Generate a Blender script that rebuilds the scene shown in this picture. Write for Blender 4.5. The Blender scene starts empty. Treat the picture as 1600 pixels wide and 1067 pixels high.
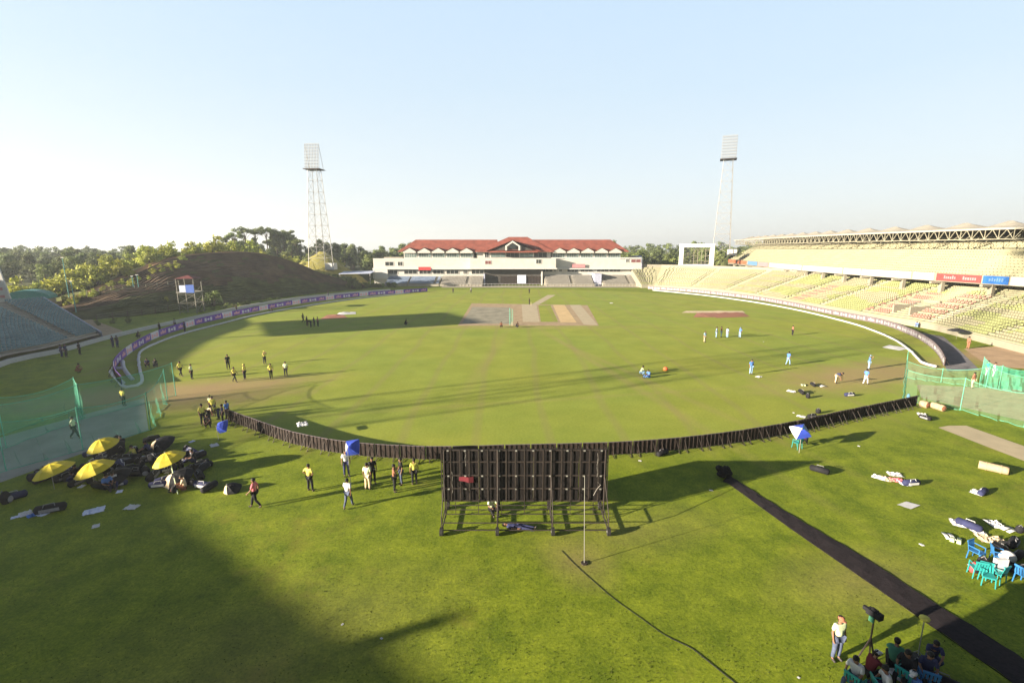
import bpy, bmesh, math, random
from mathutils import Vector, Matrix, noise
R = math.radians
random.seed(7)
sc = bpy.context.scene
col = sc.collection

# ------------------------------------------------------------------ camera, sky, sun, exposure
FPX, HY, CH = 753.0, 388.0, 14.0
HAZE = 0.00042
PITCH = math.atan((533.5 - HY) / FPX)
SUN_AZ, SUN_EL = 23.5, 12.5          # shadows run towards azimuth 23.5 deg from +X
cd = bpy.data.cameras.new('camera'); cam = bpy.data.objects.new('camera', cd); col.objects.link(cam)
cam.location = (0, 0, CH); cam.rotation_euler = (math.pi/2 - PITCH, 0, 0)
cd.sensor_width = 36; cd.lens = FPX/1600*36; cd.clip_start = 0.2; cd.clip_end = 6000
sc.camera = cam
w = bpy.data.worlds.new('World'); sc.world = w; w.use_nodes = True
nt = w.node_tree; nt.nodes.clear()
so = nt.nodes.new('ShaderNodeOutputWorld'); bg = nt.nodes.new('ShaderNodeBackground'); sk = nt.nodes.new('ShaderNodeTexSky')
sk.sky_type = 'NISHITA'; sk.sun_disc = False; sk.sun_elevation = R(SUN_EL)
sx, sy = -math.cos(R(SUN_AZ)), -math.sin(R(SUN_AZ))      # horizontal direction towards the sun
sk.sun_rotation = math.atan2(sx, sy)
sk.air_density = 1.0; sk.dust_density = 0.7; sk.ozone_density = 1.6; sk.altitude = 30
bg.inputs['Strength'].default_value = 0.085
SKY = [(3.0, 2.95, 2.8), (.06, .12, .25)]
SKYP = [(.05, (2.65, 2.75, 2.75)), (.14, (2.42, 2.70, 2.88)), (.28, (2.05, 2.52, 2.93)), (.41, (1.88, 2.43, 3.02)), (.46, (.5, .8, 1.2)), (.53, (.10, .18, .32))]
# sky colour by height: pale bright horizon, clear blue above, deeper overhead
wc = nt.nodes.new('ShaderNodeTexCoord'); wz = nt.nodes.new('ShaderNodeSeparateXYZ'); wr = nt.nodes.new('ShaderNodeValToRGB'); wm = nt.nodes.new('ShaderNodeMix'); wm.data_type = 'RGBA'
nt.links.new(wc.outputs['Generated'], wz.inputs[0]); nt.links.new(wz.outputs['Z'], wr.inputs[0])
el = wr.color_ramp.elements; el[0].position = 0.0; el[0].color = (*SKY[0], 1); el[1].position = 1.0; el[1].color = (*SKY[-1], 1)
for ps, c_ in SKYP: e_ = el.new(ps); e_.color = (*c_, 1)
wno = nt.nodes.new('ShaderNodeTexNoise'); wno.inputs['Scale'].default_value = 1.3; wno.inputs['Detail'].default_value = 4; wmp = nt.nodes.new('ShaderNodeMapping'); wmp.inputs['Scale'].default_value = (1, 1, 4)
nt.links.new(wc.outputs['Generated'], wmp.inputs[0]); nt.links.new(wmp.outputs[0], wno.inputs['Vector'])
wa = nt.nodes.new('ShaderNodeMath'); wa.operation = 'MULTIPLY_ADD'; wa.inputs[1].default_value = .07; wa.inputs[2].default_value = -.035; nt.links.new(wno.outputs['Fac'], wa.inputs[0])
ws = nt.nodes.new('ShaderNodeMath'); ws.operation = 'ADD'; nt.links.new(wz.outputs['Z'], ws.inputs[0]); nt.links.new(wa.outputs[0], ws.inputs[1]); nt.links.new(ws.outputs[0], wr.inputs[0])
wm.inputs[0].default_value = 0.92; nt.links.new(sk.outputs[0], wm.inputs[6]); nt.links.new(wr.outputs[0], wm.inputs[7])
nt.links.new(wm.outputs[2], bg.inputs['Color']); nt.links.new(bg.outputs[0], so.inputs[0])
sd = bpy.data.lights.new('sun', 'SUN'); sun = bpy.data.objects.new('sun', sd); col.objects.link(sun)
sd.energy = 5.0; sd.angle = R(0.5); sd.color = (1.0, 0.86, 0.66)
sun.rotation_euler = Vector((sx*math.cos(R(SUN_EL)), sy*math.cos(R(SUN_EL)), math.sin(R(SUN_EL)))).to_track_quat('Z', 'Y').to_euler()
sc.view_settings.view_transform = 'Standard'; sc.view_settings.look = 'None'
sc.view_settings.exposure = 2.0; sc.view_settings.gamma = 1.0

# ------------------------------------------------------------------ measuring helpers
def G(x, y, z=0.0):
    """point at height z seen at photo position x, y"""
    a = (x-800)/FPX; b = -(y-533.5)/FPX
    dy = math.cos(PITCH)+b*math.sin(PITCH); dz = -math.sin(PITCH)+b*math.cos(PITCH)
    t = (z-CH)/dz
    return Vector((a*t, dy*t, z))
def HZ(y, Y):
    b = -(y-533.5)/FPX
    dy = math.cos(PITCH)+b*math.sin(PITCH); dz = -math.sin(PITCH)+b*math.cos(PITCH)
    return CH+dz/dy*Y
def WX(x, y, Y):
    b = -(y-533.5)/FPX
    dy = math.cos(PITCH)+b*math.sin(PITCH)
    return (x-800)/FPX/dy*Y
def resample(pts, step):
    P = [Vector(p) for p in pts]; out = []
    n = len(P)
    for i in range(n-1):
        p0, p1, p2, p3 = P[max(i-1, 0)], P[i], P[i+1], P[min(i+2, n-1)]
        for k in range(24):
            t = k/24
            out.append(0.5*((2*p1)+(p2-p0)*t+(2*p0-5*p1+4*p2-p3)*t*t+(-p0+3*p1-3*p2+p3)*t**3))
    out.append(P[-1])
    L = [0]
    for i in range(1, len(out)): L.append(L[-1]+(out[i]-out[i-1]).length)
    N = max(1, round(L[-1]/step)); res = []; j = 0
    for k in range(N+1):
        s = L[-1]*k/N
        while j < len(L)-2 and L[j+1] < s: j += 1
        u = (s-L[j])/max(1e-9, L[j+1]-L[j])
        res.append(out[j].lerp(out[j+1], min(1, max(0, u))))
    return res

# ------------------------------------------------------------------ materials
MATS = {}
def mat(name, c, rough=0.7, var=0.12, scale=3.0, metal=0.0, bump=0.0, c2=None, spec=0.3, rnd=0.0, trans=0.0, alpha=1.0, coord='Object'):
    if name in MATS: return MATS[name]
    m = bpy.data.materials.new(name); m.use_nodes = True; MATS[name] = m
    n = m.node_tree; b = n.nodes['Principled BSDF']
    b.inputs['Roughness'].default_value = rough; b.inputs['Metallic'].default_value = metal
    b.inputs['Specular IOR Level'].default_value = spec
    tc = n.nodes.new('ShaderNodeTexCoord'); no = n.nodes.new('ShaderNodeTexNoise')
    no.inputs['Scale'].default_value = scale; no.inputs['Detail'].default_value = 6; no.inputs['Roughness'].default_value = 0.6
    n.links.new(tc.outputs[coord], no.inputs['Vector'])
    rp = n.nodes.new('ShaderNodeValToRGB'); rp.color_ramp.elements[0].position = 0.32; rp.color_ramp.elements[1].position = 0.68
    lo = [max(0, v*(1-var)) for v in c]; hi = [min(1, v*(1+var)) for v in (c2 or c)]
    rp.color_ramp.elements[0].color = (*lo, 1); rp.color_ramp.elements[1].color = (*hi, 1)
    n.links.new(no.outputs['Fac'], rp.inputs['Fac'])
    out = rp.outputs['Color']
    if rnd:
        oi = n.nodes.new('ShaderNodeObjectInfo'); hs = n.nodes.new('ShaderNodeHueSaturation')
        mr = n.nodes.new('ShaderNodeMapRange'); mr.inputs['To Min'].default_value = 1-rnd; mr.inputs['To Max'].default_value = 1+rnd
        n.links.new(oi.outputs['Random'], mr.inputs['Value']); n.links.new(mr.outputs[0], hs.inputs['Value'])
        mr2 = n.nodes.new('ShaderNodeMapRange'); mr2.inputs['To Min'].default_value = 0.485; mr2.inputs['To Max'].default_value = 0.515
        mm = n.nodes.new('ShaderNodeMath'); mm.operation = 'FRACT'; m2 = n.nodes.new('ShaderNodeMath'); m2.operation = 'MULTIPLY'; m2.inputs[1].default_value = 7.31
        n.links.new(oi.outputs['Random'], m2.inputs[0]); n.links.new(m2.outputs[0], mm.inputs[0]); n.links.new(mm.outputs[0], mr2.inputs['Value'])
        n.links.new(mr2.outputs[0], hs.inputs['Hue']); n.links.new(out, hs.inputs['Color']); out = hs.outputs['Color']
    n.links.new(out, b.inputs['Base Color'])
    if bump:
        bp = n.nodes.new('ShaderNodeBump'); bp.inputs['Strength'].default_value = bump; bp.inputs['Distance'].default_value = 0.05
        n.links.new(no.outputs['Fac'], bp.inputs['Height']); n.links.new(bp.outputs[0], b.inputs['Normal'])
    sh = b.outputs[0]; oN = n.nodes['Material Output']
    if trans:
        tr = n.nodes.new('ShaderNodeBsdfTranslucent'); n.links.new(out, tr.inputs['Color'])
        mx = n.nodes.new('ShaderNodeMixShader'); mx.inputs[0].default_value = trans
        n.links.new(sh, mx.inputs[1]); n.links.new(tr.outputs[0], mx.inputs[2]); sh = mx.outputs[0]
    if alpha < 1:
        tp = n.nodes.new('ShaderNodeBsdfTransparent'); mx = n.nodes.new('ShaderNodeMixShader'); mx.inputs[0].default_value = alpha
        n.links.new(tp.outputs[0], mx.inputs[1]); n.links.new(sh, mx.inputs[2]); sh = mx.outputs[0]
    n.links.new(sh, oN.inputs['Surface'])
    return m

def grass_material():
    m = bpy.data.materials.new('grass_turf'); m.use_nodes = True
    n = m.node_tree; L = n.links.new; b = n.nodes['Principled BSDF']
    b.inputs['Roughness'].default_value = 0.85; b.inputs['Specular IOR Level'].default_value = 0.15
    tc = n.nodes.new('ShaderNodeTexCoord')
    def noise_(s, d=5, r=.6, off=None, sc3=None):
        x = n.nodes.new('ShaderNodeTexNoise'); x.inputs['Scale'].default_value = s; x.inputs['Detail'].default_value = d; x.inputs['Roughness'].default_value = r
        mp = n.nodes.new('ShaderNodeMapping'); mp.inputs['Location'].default_value = off or (0, 0, 0); mp.inputs['Scale'].default_value = sc3 or (1, 1, 1)
        L(tc.outputs['Object'], mp.inputs[0]); L(mp.outputs[0], x.inputs['Vector']); return x.outputs['Fac']
    def ramp(f, p0, p1, c0=(0, 0, 0), c1=(1, 1, 1)):
        r = n.nodes.new('ShaderNodeValToRGB'); r.color_ramp.elements[0].position = p0; r.color_ramp.elements[1].position = p1
        r.color_ramp.elements[0].color = (*c0, 1); r.color_ramp.elements[1].color = (*c1, 1); L(f, r.inputs[0]); return r.outputs[0]
    def mix(f, a, c, mode='MIX'):
        x = n.nodes.new('ShaderNodeMix'); x.data_type = 'RGBA'; x.blend_type = mode
        if isinstance(f, float): x.inputs[0].default_value = f
        else: L(f, x.inputs[0])
        for s, v in ((6, a), (7, c)):
            if isinstance(v, tuple): x.inputs[s].default_value = (*v, 1)
            else: L(v, x.inputs[s])
        return x.outputs[2]
    def math_(op, a, c=None):
        x = n.nodes.new('ShaderNodeMath'); x.operation = op; x.use_clamp = False
        for s, v in ((0, a), (1, c)):
            if v is None: continue
            if isinstance(v, (int, float)): x.inputs[s].default_value = v
            else: L(v, x.inputs[s])
        return x.outputs[0]
    def ellipse(cx, cy, rx, ry, rot, soft, namp=.35, ns=.25):
        mp = n.nodes.new('ShaderNodeMapping'); mp.vector_type = 'TEXTURE'
        mp.inputs['Location'].default_value = (cx, cy, 0); mp.inputs['Rotation'].default_value = (0, 0, R(rot)); mp.inputs['Scale'].default_value = (rx, ry, 1e3)
        L(tc.outputs['Object'], mp.inputs[0])
        ln = n.nodes.new('ShaderNodeVectorMath'); ln.operation = 'LENGTH'; L(mp.outputs[0], ln.inputs[0])
        d = math_('ADD', ln.outputs['Value'], math_('MULTIPLY', math_('SUBTRACT', noise_(ns, 7, .65, (cx, cy, 0)), .5), namp*4))
        mr = n.nodes.new('ShaderNodeMapRange'); mr.inputs['From Min'].default_value = 1+soft; mr.inputs['From Max'].default_value = 1-soft
        L(d, mr.inputs['Value']); return mr.outputs[0]
    # outer turf: rough, mottled; inner outfield: shorter, yellower
    fine = noise_(9, 8, .75); mid = noise_(.55, 6, .65); big = noise_(.07, 4, .55)
    rough_ = mix(ramp(mid, .34, .66), GR['dark'], GR['light'])
    rough_ = mix(ramp(fine, .3, .7), mix(1.0, rough_, (.48, .54, .45), 'MULTIPLY'), mix(1.0, rough_, (1.42, 1.38, 1.25), 'MULTIPLY'))
    rough_ = mix(ramp(noise_(3.2, 6, .7, (2, 8, 0)), .34, .66), mix(1.0, rough_, (.80, .84, .8), 'MULTIPLY'), mix(1.0, rough_, (1.16, 1.13, 1.1), 'MULTIPLY'))
    brown = math_('MULTIPLY', ramp(noise_(.16, 6, .7, (31, 7, 0)), .56, .74), .55)
    rough_ = mix(brown, rough_, GR['brown'])
    f2 = noise_(5, 8, .7, (9, 4, 0)); m2 = noise_(.22, 6, .6, (3, 9, 0)); b2 = noise_(.05, 4, .55, (5, 5, 0))
    outf = mix(ramp(m2, .3, .7), GR['fdark'], GR['flight'])
    outf = mix(ramp(b2, .35, .65), outf, mix(1.0, outf, (1.16, 1.02, .95), 'MULTIPLY'))
    outf = mix(ramp(f2, .3, .7), mix(1.0, outf, (.82, .84, .8), 'MULTIPLY'), mix(1.0, outf, (1.14, 1.12, 1.1), 'MULTIPLY'))
    # mown arcs and roller tracks running away from the pitch
    wv = n.nodes.new('ShaderNodeTexWave'); wv.wave_type = 'BANDS'; wv.bands_direction = 'X'; wv.inputs['Scale'].default_value = .055
    wv.inputs['Distortion'].default_value = 2.0; wv.inputs['Detail'].default_value = 2; wv.inputs['Detail Scale'].default_value = .6
    L(tc.outputs['Object'], wv.inputs['Vector'])
    outf = mix(math_('MULTIPLY', ramp(wv.outputs['Fac'], .93, 1.0), .35), outf, (.27, .235, .09))
    inner = ellipse(1, 100, 69.5, 69.5, 0, .035, .004, .3)
    c = mix(inner, rough_, outf)
    dirt = (.37, .25, .14)
    for (cx, cy, rx, ry, rot, soft, k) in DIRT:
        c = mix(math_('MULTIPLY', ellipse(cx, cy, rx, ry, rot, soft), k), c, mix(ramp(fine, .3, .7), tuple(v*.8 for v in dirt), tuple(v*1.15 for v in dirt)))
    L(c, b.inputs['Base Color'])
    bp = n.nodes.new('ShaderNodeBump'); bp.inputs['Strength'].default_value = .38; bp.inputs['Distance'].default_value = .035
    L(math_('ADD', noise_(14, 8, .8), math_('MULTIPLY', noise_(2.2, 5, .6), .8)), bp.inputs['Height']); L(bp.outputs[0], b.inputs['Normal'])
    return m
GR = dict(dark=(.122, .172, .013), light=(.240, .290, .024), brown=(.28, .23, .045), fdark=(.210, .272, .038), flight=(.280, .338, .054))
DIRT = [(-34, 45, 10.5, 4.6, 12, .5, .8), (-25.5, 50, 6, 1.8, 20, .6, .4), (41, 53, 13, 4.0, 22, .5, .7), (66, 62, 9, 4.5, 20, .35, .9),
        (6.0, 22.0, 3.5, 1.5, 15, .9, .2), (-1, 86.0, 20, 1.6, 0, .7, .35), (3, 19.6, 1.0, 1.3, 30, .9, .35), (15, 18.5, 3, 1.5, 15, .8, .3), (-9, 14, 5, 3, 30, .9, .2),
        (10.5, 58, 24, .5, -78, .8, .3), (13, 55, 20, .45, -72, .8, .25), (-3, 62, 17, .6, 84, .8, .2), (6, 44, 26, .4, 12, .8, .15)]
M = {}
M['grass'] = grass_material()
def C(n, *a, **k): M[n] = mat(n, *a, **k); return M[n]
C('white_paint', (.52, .51, .49), rough=.6, var=.06); C('cream_wall', (0.266, 0.243, 0.191), rough=.75, var=.07, scale=.6)
C('pavilion_wall', (0.483, 0.465, 0.428), rough=.75, var=.06, scale=.6); C('concrete', (.36, .33, .28), rough=.9, var=.15, scale=.8, bump=.1); C('pale_concrete', (0.306, 0.281, 0.230), rough=.9, var=.1, scale=.5)
C('terrace_concrete', (0.279, 0.268, 0.177), rough=.9, var=.1, scale=.4); C('seat_yellow', (0.272, 0.292, 0.131), rough=.5, var=.12, scale=.5)
C('seat_cream', (0.290, 0.275, 0.186), rough=.5, var=.08, scale=.3); C('seat_red', (0.329, 0.190, 0.153), rough=.5, var=.1); C('seat_teal', (0.135, 0.224, 0.257), rough=.6, var=.2, scale=.5)
C('seat_blue', (0.187, 0.246, 0.357), rough=.5, var=.15, scale=.5); C('seat_grey', (0.255, 0.242, 0.221), rough=.6, var=.12, scale=.4)
C('red_roof', (0.240, 0.071, 0.050), rough=.75, var=.28, scale=.5, bump=.1); C('dark_recess', (.06, .055, .05), rough=.8)
C('glass_dark', (.025, .03, .03), rough=.3, spec=.3, var=.3, scale=.8); C('glass_pale', (.12, .165, .16), rough=.3, spec=.4, var=.3, scale=.5)
C('maroon', (.16, .05, .05)); C('steel', (0.323, 0.319, 0.297), rough=.45, metal=.3, var=.1); C('steel_dark', (.045, .036, .032), rough=.6, metal=.2, var=.3, scale=6)
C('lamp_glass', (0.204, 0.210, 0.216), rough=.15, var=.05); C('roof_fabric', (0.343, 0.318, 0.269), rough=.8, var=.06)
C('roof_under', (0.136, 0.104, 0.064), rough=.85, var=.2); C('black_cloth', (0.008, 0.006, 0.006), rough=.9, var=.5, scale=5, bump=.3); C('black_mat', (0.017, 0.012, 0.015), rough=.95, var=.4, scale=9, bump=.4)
C('board_back', (0.029, 0.020, 0.017), rough=.85, var=.5, scale=4, bump=.2); C('board_face', (0.155, 0.126, 0.144), rough=.6, var=.2, scale=1.5)
C('purple', (0.156, 0.066, 0.405), rough=.5, var=.2); C('pink_print', (0.488, 0.210, 0.225), rough=.5, var=.12, scale=5); C('pale_print', (0.310, 0.300, 0.340), rough=.5, var=.1, scale=5); C('pink_print_for_shade', (.80, .42, .46), rough=.5, var=.12, scale=5); C('pale_print_for_shade', (.66, .63, .72), rough=.5, var=.1, scale=5); C('foam_white', (0.540, 0.547, 0.570), rough=.7, var=.1, scale=2)  # board pink and pale: lighter print copies that offset the shade on the left boards
C('net_green', (0.117, 0.468, 0.315), rough=.8, var=.15, scale=.6, alpha=.20); C('net_teal', (.06, .40, .27), rough=.8, var=.15, scale=.6, alpha=.5); C('net_pale', (.20, .40, .24), rough=.8, var=.15, scale=.6, alpha=.17); C('net_rope', (.12, .42, .30), rough=.8)
C('umbrella_yellow', (0.720, 0.594, 0.045), rough=.6, var=.1, scale=2, trans=.25); C('umbrella_blue', (0.043, 0.085, 0.527), rough=.6, trans=.15, var=.1)
C('umbrella_white', (.72, .74, .80), rough=.6, trans=.15, var=.05); C('umbrella_black', (.03, .03, .035), rough=.7)
C('fabric_black', (.012, .012, .016), rough=.8, var=.4); C('fabric_navy', (.03, .035, .10), rough=.8, var=.3); C('fabric_white', (0.595, 0.595, 0.612), rough=.8, var=.1)
C('fabric_blue', (.08, .20, .55), rough=.75); C('fabric_skyblue', (.26, .42, .62), rough=.75); C('fabric_teal', (.04, .38, .36), rough=.6); C('fabric_yellow', (.66, .60, .12), rough=.75, var=.15)
C('fabric_red', (.55, .08, .09), rough=.75); C('fabric_pink', (.68, .18, .22), rough=.75); C('fabric_beige', (.60, .48, .33), rough=.8); C('fabric_grey', (0.250, 0.250, 0.270), rough=.8); C('fabric_brown', (.30, .13, .08), rough=.8)
C('fabric_jeans', (.08, .10, .17), rough=.85, var=.25, scale=8); C('fabric_green', (.06, .22, .14), rough=.8); C('fabric_maroon', (.15, .02, .03), rough=.8); C('fabric_lime', (.62, .72, .45), rough=.8)
C('skin', (.26, .14, .09), rough=.55, var=.08); C('hair', (.012, .010, .009), rough=.6); C('shoe', (.05, .045, .045), rough=.6); C('shoe_white', (.65, .65, .63), rough=.6)
C('plastic_teal', (0.027, 0.286, 0.286), rough=.35, var=.05); C('plastic_blue', (0.034, 0.170, 0.422), rough=.4); C('plastic_orange', (.75, .16, .06), rough=.4)
C('jute', (0.420, 0.315, 0.203), rough=.95, var=.15, scale=8, bump=.4); C('clay', (0.370, 0.273, 0.167), rough=.95, var=.18, scale=.8, bump=.1); C('clay_pale', (0.442, 0.374, 0.255), rough=.95, var=.1, scale=.8)
C('clay_orange', (.58, .42, .22), rough=.95, var=.12, scale=.5); C('clay_grey', (.27, .25, .19), rough=.95, var=.25, scale=.5); C('asphalt', (.19, .18, .195), rough=.9, var=.2, scale=1.2); C('cover_red', (.34, .15, .10), rough=.8, var=.35, scale=.8); C('practice_concrete', (.30, .30, .27), rough=.95, var=.2, scale=.35)
C('dirt_soil', (.42, .29, .18), rough=.95, var=.2, scale=.5); C('hill_grass', (0.068, 0.041, 0.030), rough=.95, var=.35, scale=.25, c2=(.105, .070, .042), bump=.2); C('hill_green', (.045, .055, .018), rough=.95, var=.3, scale=.3, c2=(.085, .09, .03), bump=.3); C('scaffold_steel', (.18, .17, .14), rough=.6); C('bright_white', (.78, .77, .75), rough=.6, var=.04); C('tower_steel', (0.258, 0.254, 0.243), rough=.5, metal=.2); C('hill_soil', (0.315, 0.175, 0.091), rough=.95, var=.25, scale=.4)
C('leaf_far_dark', (.065, .09, .035), rough=.7, var=.5, scale=.12, c2=(.12, .15, .06), trans=.25); C('leaf_far_mid', (.085, .115, .034), rough=.7, var=.45, scale=.12, c2=(.15, .19, .055), trans=.25)
C('bark', (.10, .075, .055), rough=.95, var=.3, scale=4, bump=.5); C('leaf_dark', (.062, .088, .030), rough=.7, var=.5, scale=.5, c2=(.125, .155, .055), rnd=.35, trans=.25)
C('leaf_mid', (.10, .135, .04), rough=.7, var=.4, scale=.6, c2=(.17, .21, .06), rnd=.3, trans=.25); C('leaf_bright', (0.192, 0.229, 0.030), rough=.7, var=.35, scale=.7, c2=(.40, .42, .07), rnd=.25, trans=.3)
C('teal_roof', (.08, .28, .27), rough=.5, var=.15); C('blue_sheet', (.10, .18, .55), rough=.5); C('bluewhite_sheet', (.62, .68, .85), rough=.5)
C('ad_red', (0.432, 0.050, 0.050), rough=.5, var=.08); C('ad_blue', (0.020, 0.110, 0.372), rough=.5, var=.08); C('ad_white', (0.468, 0.456, 0.444), rough=.5, var=.05); C('ad_orange', (0.350, 0.115, 0.060), rough=.5); C('ad_skyblue', (0.105, 0.210, 0.375), rough=.5)
C('side_wall', (.36, .38, .50), rough=.8); C('awning', (.45, .50, .66), rough=.6); C('steel_cream', (.30, .28, .21), rough=.6, var=.1); C('rubber', (.02, .02, .02), rough=.8)

# ------------------------------------------------------------------ mesh builder
class MB:
    def __init__(s): s.v = []; s.f = []; s.mi = []; s.mats = []
    def m(s, name):
        mm = M[name]
        if mm not in s.mats: s.mats.append(mm)
        s.cur = s.mats.index(mm); return s
    def face(s, pts, mi=None):
        b = len(s.v); s.v += [tuple(p) for p in pts]; s.f.append(tuple(range(b, b+len(pts)))); s.mi.append(s.cur if mi is None else mi); return s
    def add(s, vs, fs):
        b = len(s.v); s.v += [tuple(p) for p in vs]
        for f in fs: s.f.append(tuple(b+i for i in f)); s.mi.append(s.cur)
        return s
    def box(s, x0, x1, y0, y1, z0, z1, mtx=None):
        vs = [Vector((x, y, z)) for z in (z0, z1) for y in (y0, y1) for x in (x0, x1)]
        if mtx: vs = [mtx @ v for v in vs]
        return s.add(vs, [(0, 2, 3, 1), (4, 5, 7, 6), (0, 1, 5, 4), (2, 6, 7, 3), (0, 4, 6, 2), (1, 3, 7, 5)])
    def bar(s, a, b, r, r2=None, n=6, cap=True):
        a = Vector(a); b = Vector(b); d = b-a
        if d.length < 1e-6: return s
        q = d.to_track_quat('Z', 'Y'); r2 = r if r2 is None else r2; vs = []
        for p, rr in ((a, r), (b, r2)):
            for i in range(n):
                t = 2*math.pi*(i+.5)/n; vs.append(p+q @ Vector((math.cos(t)*rr, math.sin(t)*rr, 0)))
        fs = [(i, (i+1) % n, n+(i+1) % n, n+i) for i in range(n)]
        if cap: fs += [tuple(range(n-1, -1, -1)), tuple(range(n, 2*n))]
        return s.add(vs, fs)
    def tube(s, pts, r, n=6):
        pts = [Vector(p) for p in pts]; vs = []; N = len(pts)
        for i, p in enumerate(pts):
            d = (pts[min(i+1, N-1)]-pts[max(i-1, 0)]).normalized()
            side = Vector((-d.y, d.x, 0)); side = side.normalized() if side.length > 1e-6 else Vector((1, 0, 0)); up = d.cross(side) if d.cross(side).z > 0 else -d.cross(side)
            rr = r[i] if isinstance(r, (list, tuple)) else r
            for k in range(n):
                t = 2*math.pi*k/n; vs.append(p+side*math.cos(t)*rr+up*math.sin(t)*rr)
        fs = [(i*n+k, i*n+(k+1) % n, (i+1)*n+(k+1) % n, (i+1)*n+k) for i in range(N-1) for k in range(n)]
        fs += [tuple(range(n-1, -1, -1)), tuple((N-1)*n+k for k in range(n))]
        return s.add(vs, fs)
    def blob(s, c, rx, ry, rz, seg=8, ring=5, jit=0.0, mtx=None):
        c = Vector(c); vs = []
        for j in range(ring+1):
            ph = math.pi*j/ring
            for i in range(seg):
                t = 2*math.pi*i/seg; k = 1+random.uniform(-jit, jit)
                p = Vector((math.cos(t)*math.sin(ph)*rx*k, math.sin(t)*math.sin(ph)*ry*k, math.cos(ph)*rz*k))
                vs.append((mtx @ p if mtx else p)+c)
        fs = [(j*seg+i, (j+1)*seg+i, (j+1)*seg+(i+1) % seg, j*seg+(i+1) % seg) for j in range(ring) for i in range(seg)]
        return s.add(vs, fs)
    def build(s, name, parent=None, smooth=False, loc=None, rz=0, **tags):
        me = bpy.data.meshes.new(name); me.from_pydata(s.v, [], s.f)
        for x in s.mats: me.materials.append(x)
        me.polygons.foreach_set('material_index', s.mi)
        if smooth: me.polygons.foreach_set('use_smooth', [True]*len(s.f))
        me.validate(); me.update()
        o = bpy.data.objects.new(name, me); col.objects.link(o)
        if parent: o.parent = parent
        if loc is not None: o.location = loc
        o.rotation_euler.z = rz
        for k, v in tags.items(): o[k] = v
        return o
def B(mname): return MB().m(mname)
def empty(name, loc, rz=0, label=None, cat=None, group=None):
    o = bpy.data.objects.new(name, None); col.objects.link(o); o.location = loc; o.rotation_euler.z = rz; o.empty_display_size = .3
    tag(o, label, cat, group); return o
def tag(o, label=None, cat=None, group=None):
    if label: o['label'] = label
    if cat: o['category'] = cat
    if group: o['group'] = group
    return o
KIDS = {}
def copy_tree(o, loc, rz=0, label=None, cat=None, group=None, scale=None, parent=None):
    if o.name not in KIDS: KIDS[o.name] = [(c, list(c.children)) for c in o.children]
    r = o.copy(); col.objects.link(r); r.location = loc; r.rotation_euler = (0, 0, rz)
    if scale: r.scale = scale if not isinstance(scale, (int, float)) else (scale,)*3
    tag(r, label, cat, group)
    for c, gs in KIDS[o.name]:
        d = c.copy(); col.objects.link(d); d.parent = r
        for g in gs:
            e = g.copy(); col.objects.link(e); e.parent = d
    return r
def sheet(name, pts, z, m, **t):
    b = B(m); b.face([(p[0], p[1], z) for p in pts]); o = b.build(name, **t); o['kind'] = 'structure'; return o

# ------------------------------------------------------------------ terrain
def sstep(a, b, x):
    t = min(1, max(0, (x-a)/(b-a))); return t*t*(3-2*t)
HILLS = [(-150, 215, 70, 55, 3.0), (-98, 207, 26, 24, 11), (-300, 330, 130, 110, 3.5), (-260, 200, 90, 80, 1.5), (-60, 262, 50, 30, 3), (-74, 205, 13, 10, 6),
         (60, 330, 130, 50, 4), (150, 300, 90, 60, 5), (330, 300, 160, 130, 5), (0, 640, 700, 160, 8), (-500, 560, 250, 200, 5), (-128, 152, 22, 26, 4)]
def T(x, y):
    r = math.hypot(x-0, (y-100)*.95)
    k = sstep(108, 150, r)
    if x > 60 and y < 230: k *= 1-sstep(60, 75, x)*(1-sstep(135, 170, x))
    if y < 60: k *= sstep(-20, 60, y)
    z = 0
    for (cx, cy, a, b, h) in HILLS: z += h*math.exp(-((x-cx)/a)**2-((y-cy)/b)**2)
    z += 1.6*noise.noise(Vector((x*.02, y*.02, 3)))*(1 if r > 150 else 0)
    return max(0, z)*k
b = B('ground_scrub') if 'ground_scrub' in M else None
C('ground_scrub', (.05, .07, .02), rough=.95, var=.35, scale=.08, c2=(.11, .12, .035), bump=.3)
xs = sorted(set([-3000, -2000, -1400, -1000]+list(range(-800, -240, 40))+list(range(-240, 241, 10))+list(range(280, 801, 40))+[1000, 1400, 2000, 3000]))
ys = sorted(set([-400, -200, -100, -50]+list(range(0, 340, 10))+list(range(340, 900, 40))+[1000, 1200, 1600, 2200, 3200, 4500]))
b = MB().m('grass').m('ground_scrub').m('grass'); vs = [(x, y, T(x, y)) for y in ys for x in xs]; b.v = vs; nx = len(xs)
for j in range(len(ys)-1):
    for i in range(nx-1):
        b.f.append((j*nx+i, j*nx+i+1, (j+1)*nx+i+1, (j+1)*nx+i))
        b.mi.append(0 if math.hypot(xs[i]+5, ys[j]-95) < 122 else 1)
b.mats = [M['grass'], M['ground_scrub']]
b.build('ground', smooth=True, kind='structure')
# inner playing field sheet
n = 96
sheet('playing_field', [(1+68.6*math.cos(2*math.pi*i/n), 100+68.4*math.sin(2*math.pi*i/n)) for i in range(n)], .004, 'grass')
def gp(*px): return [G(*p) for p in px]
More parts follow.
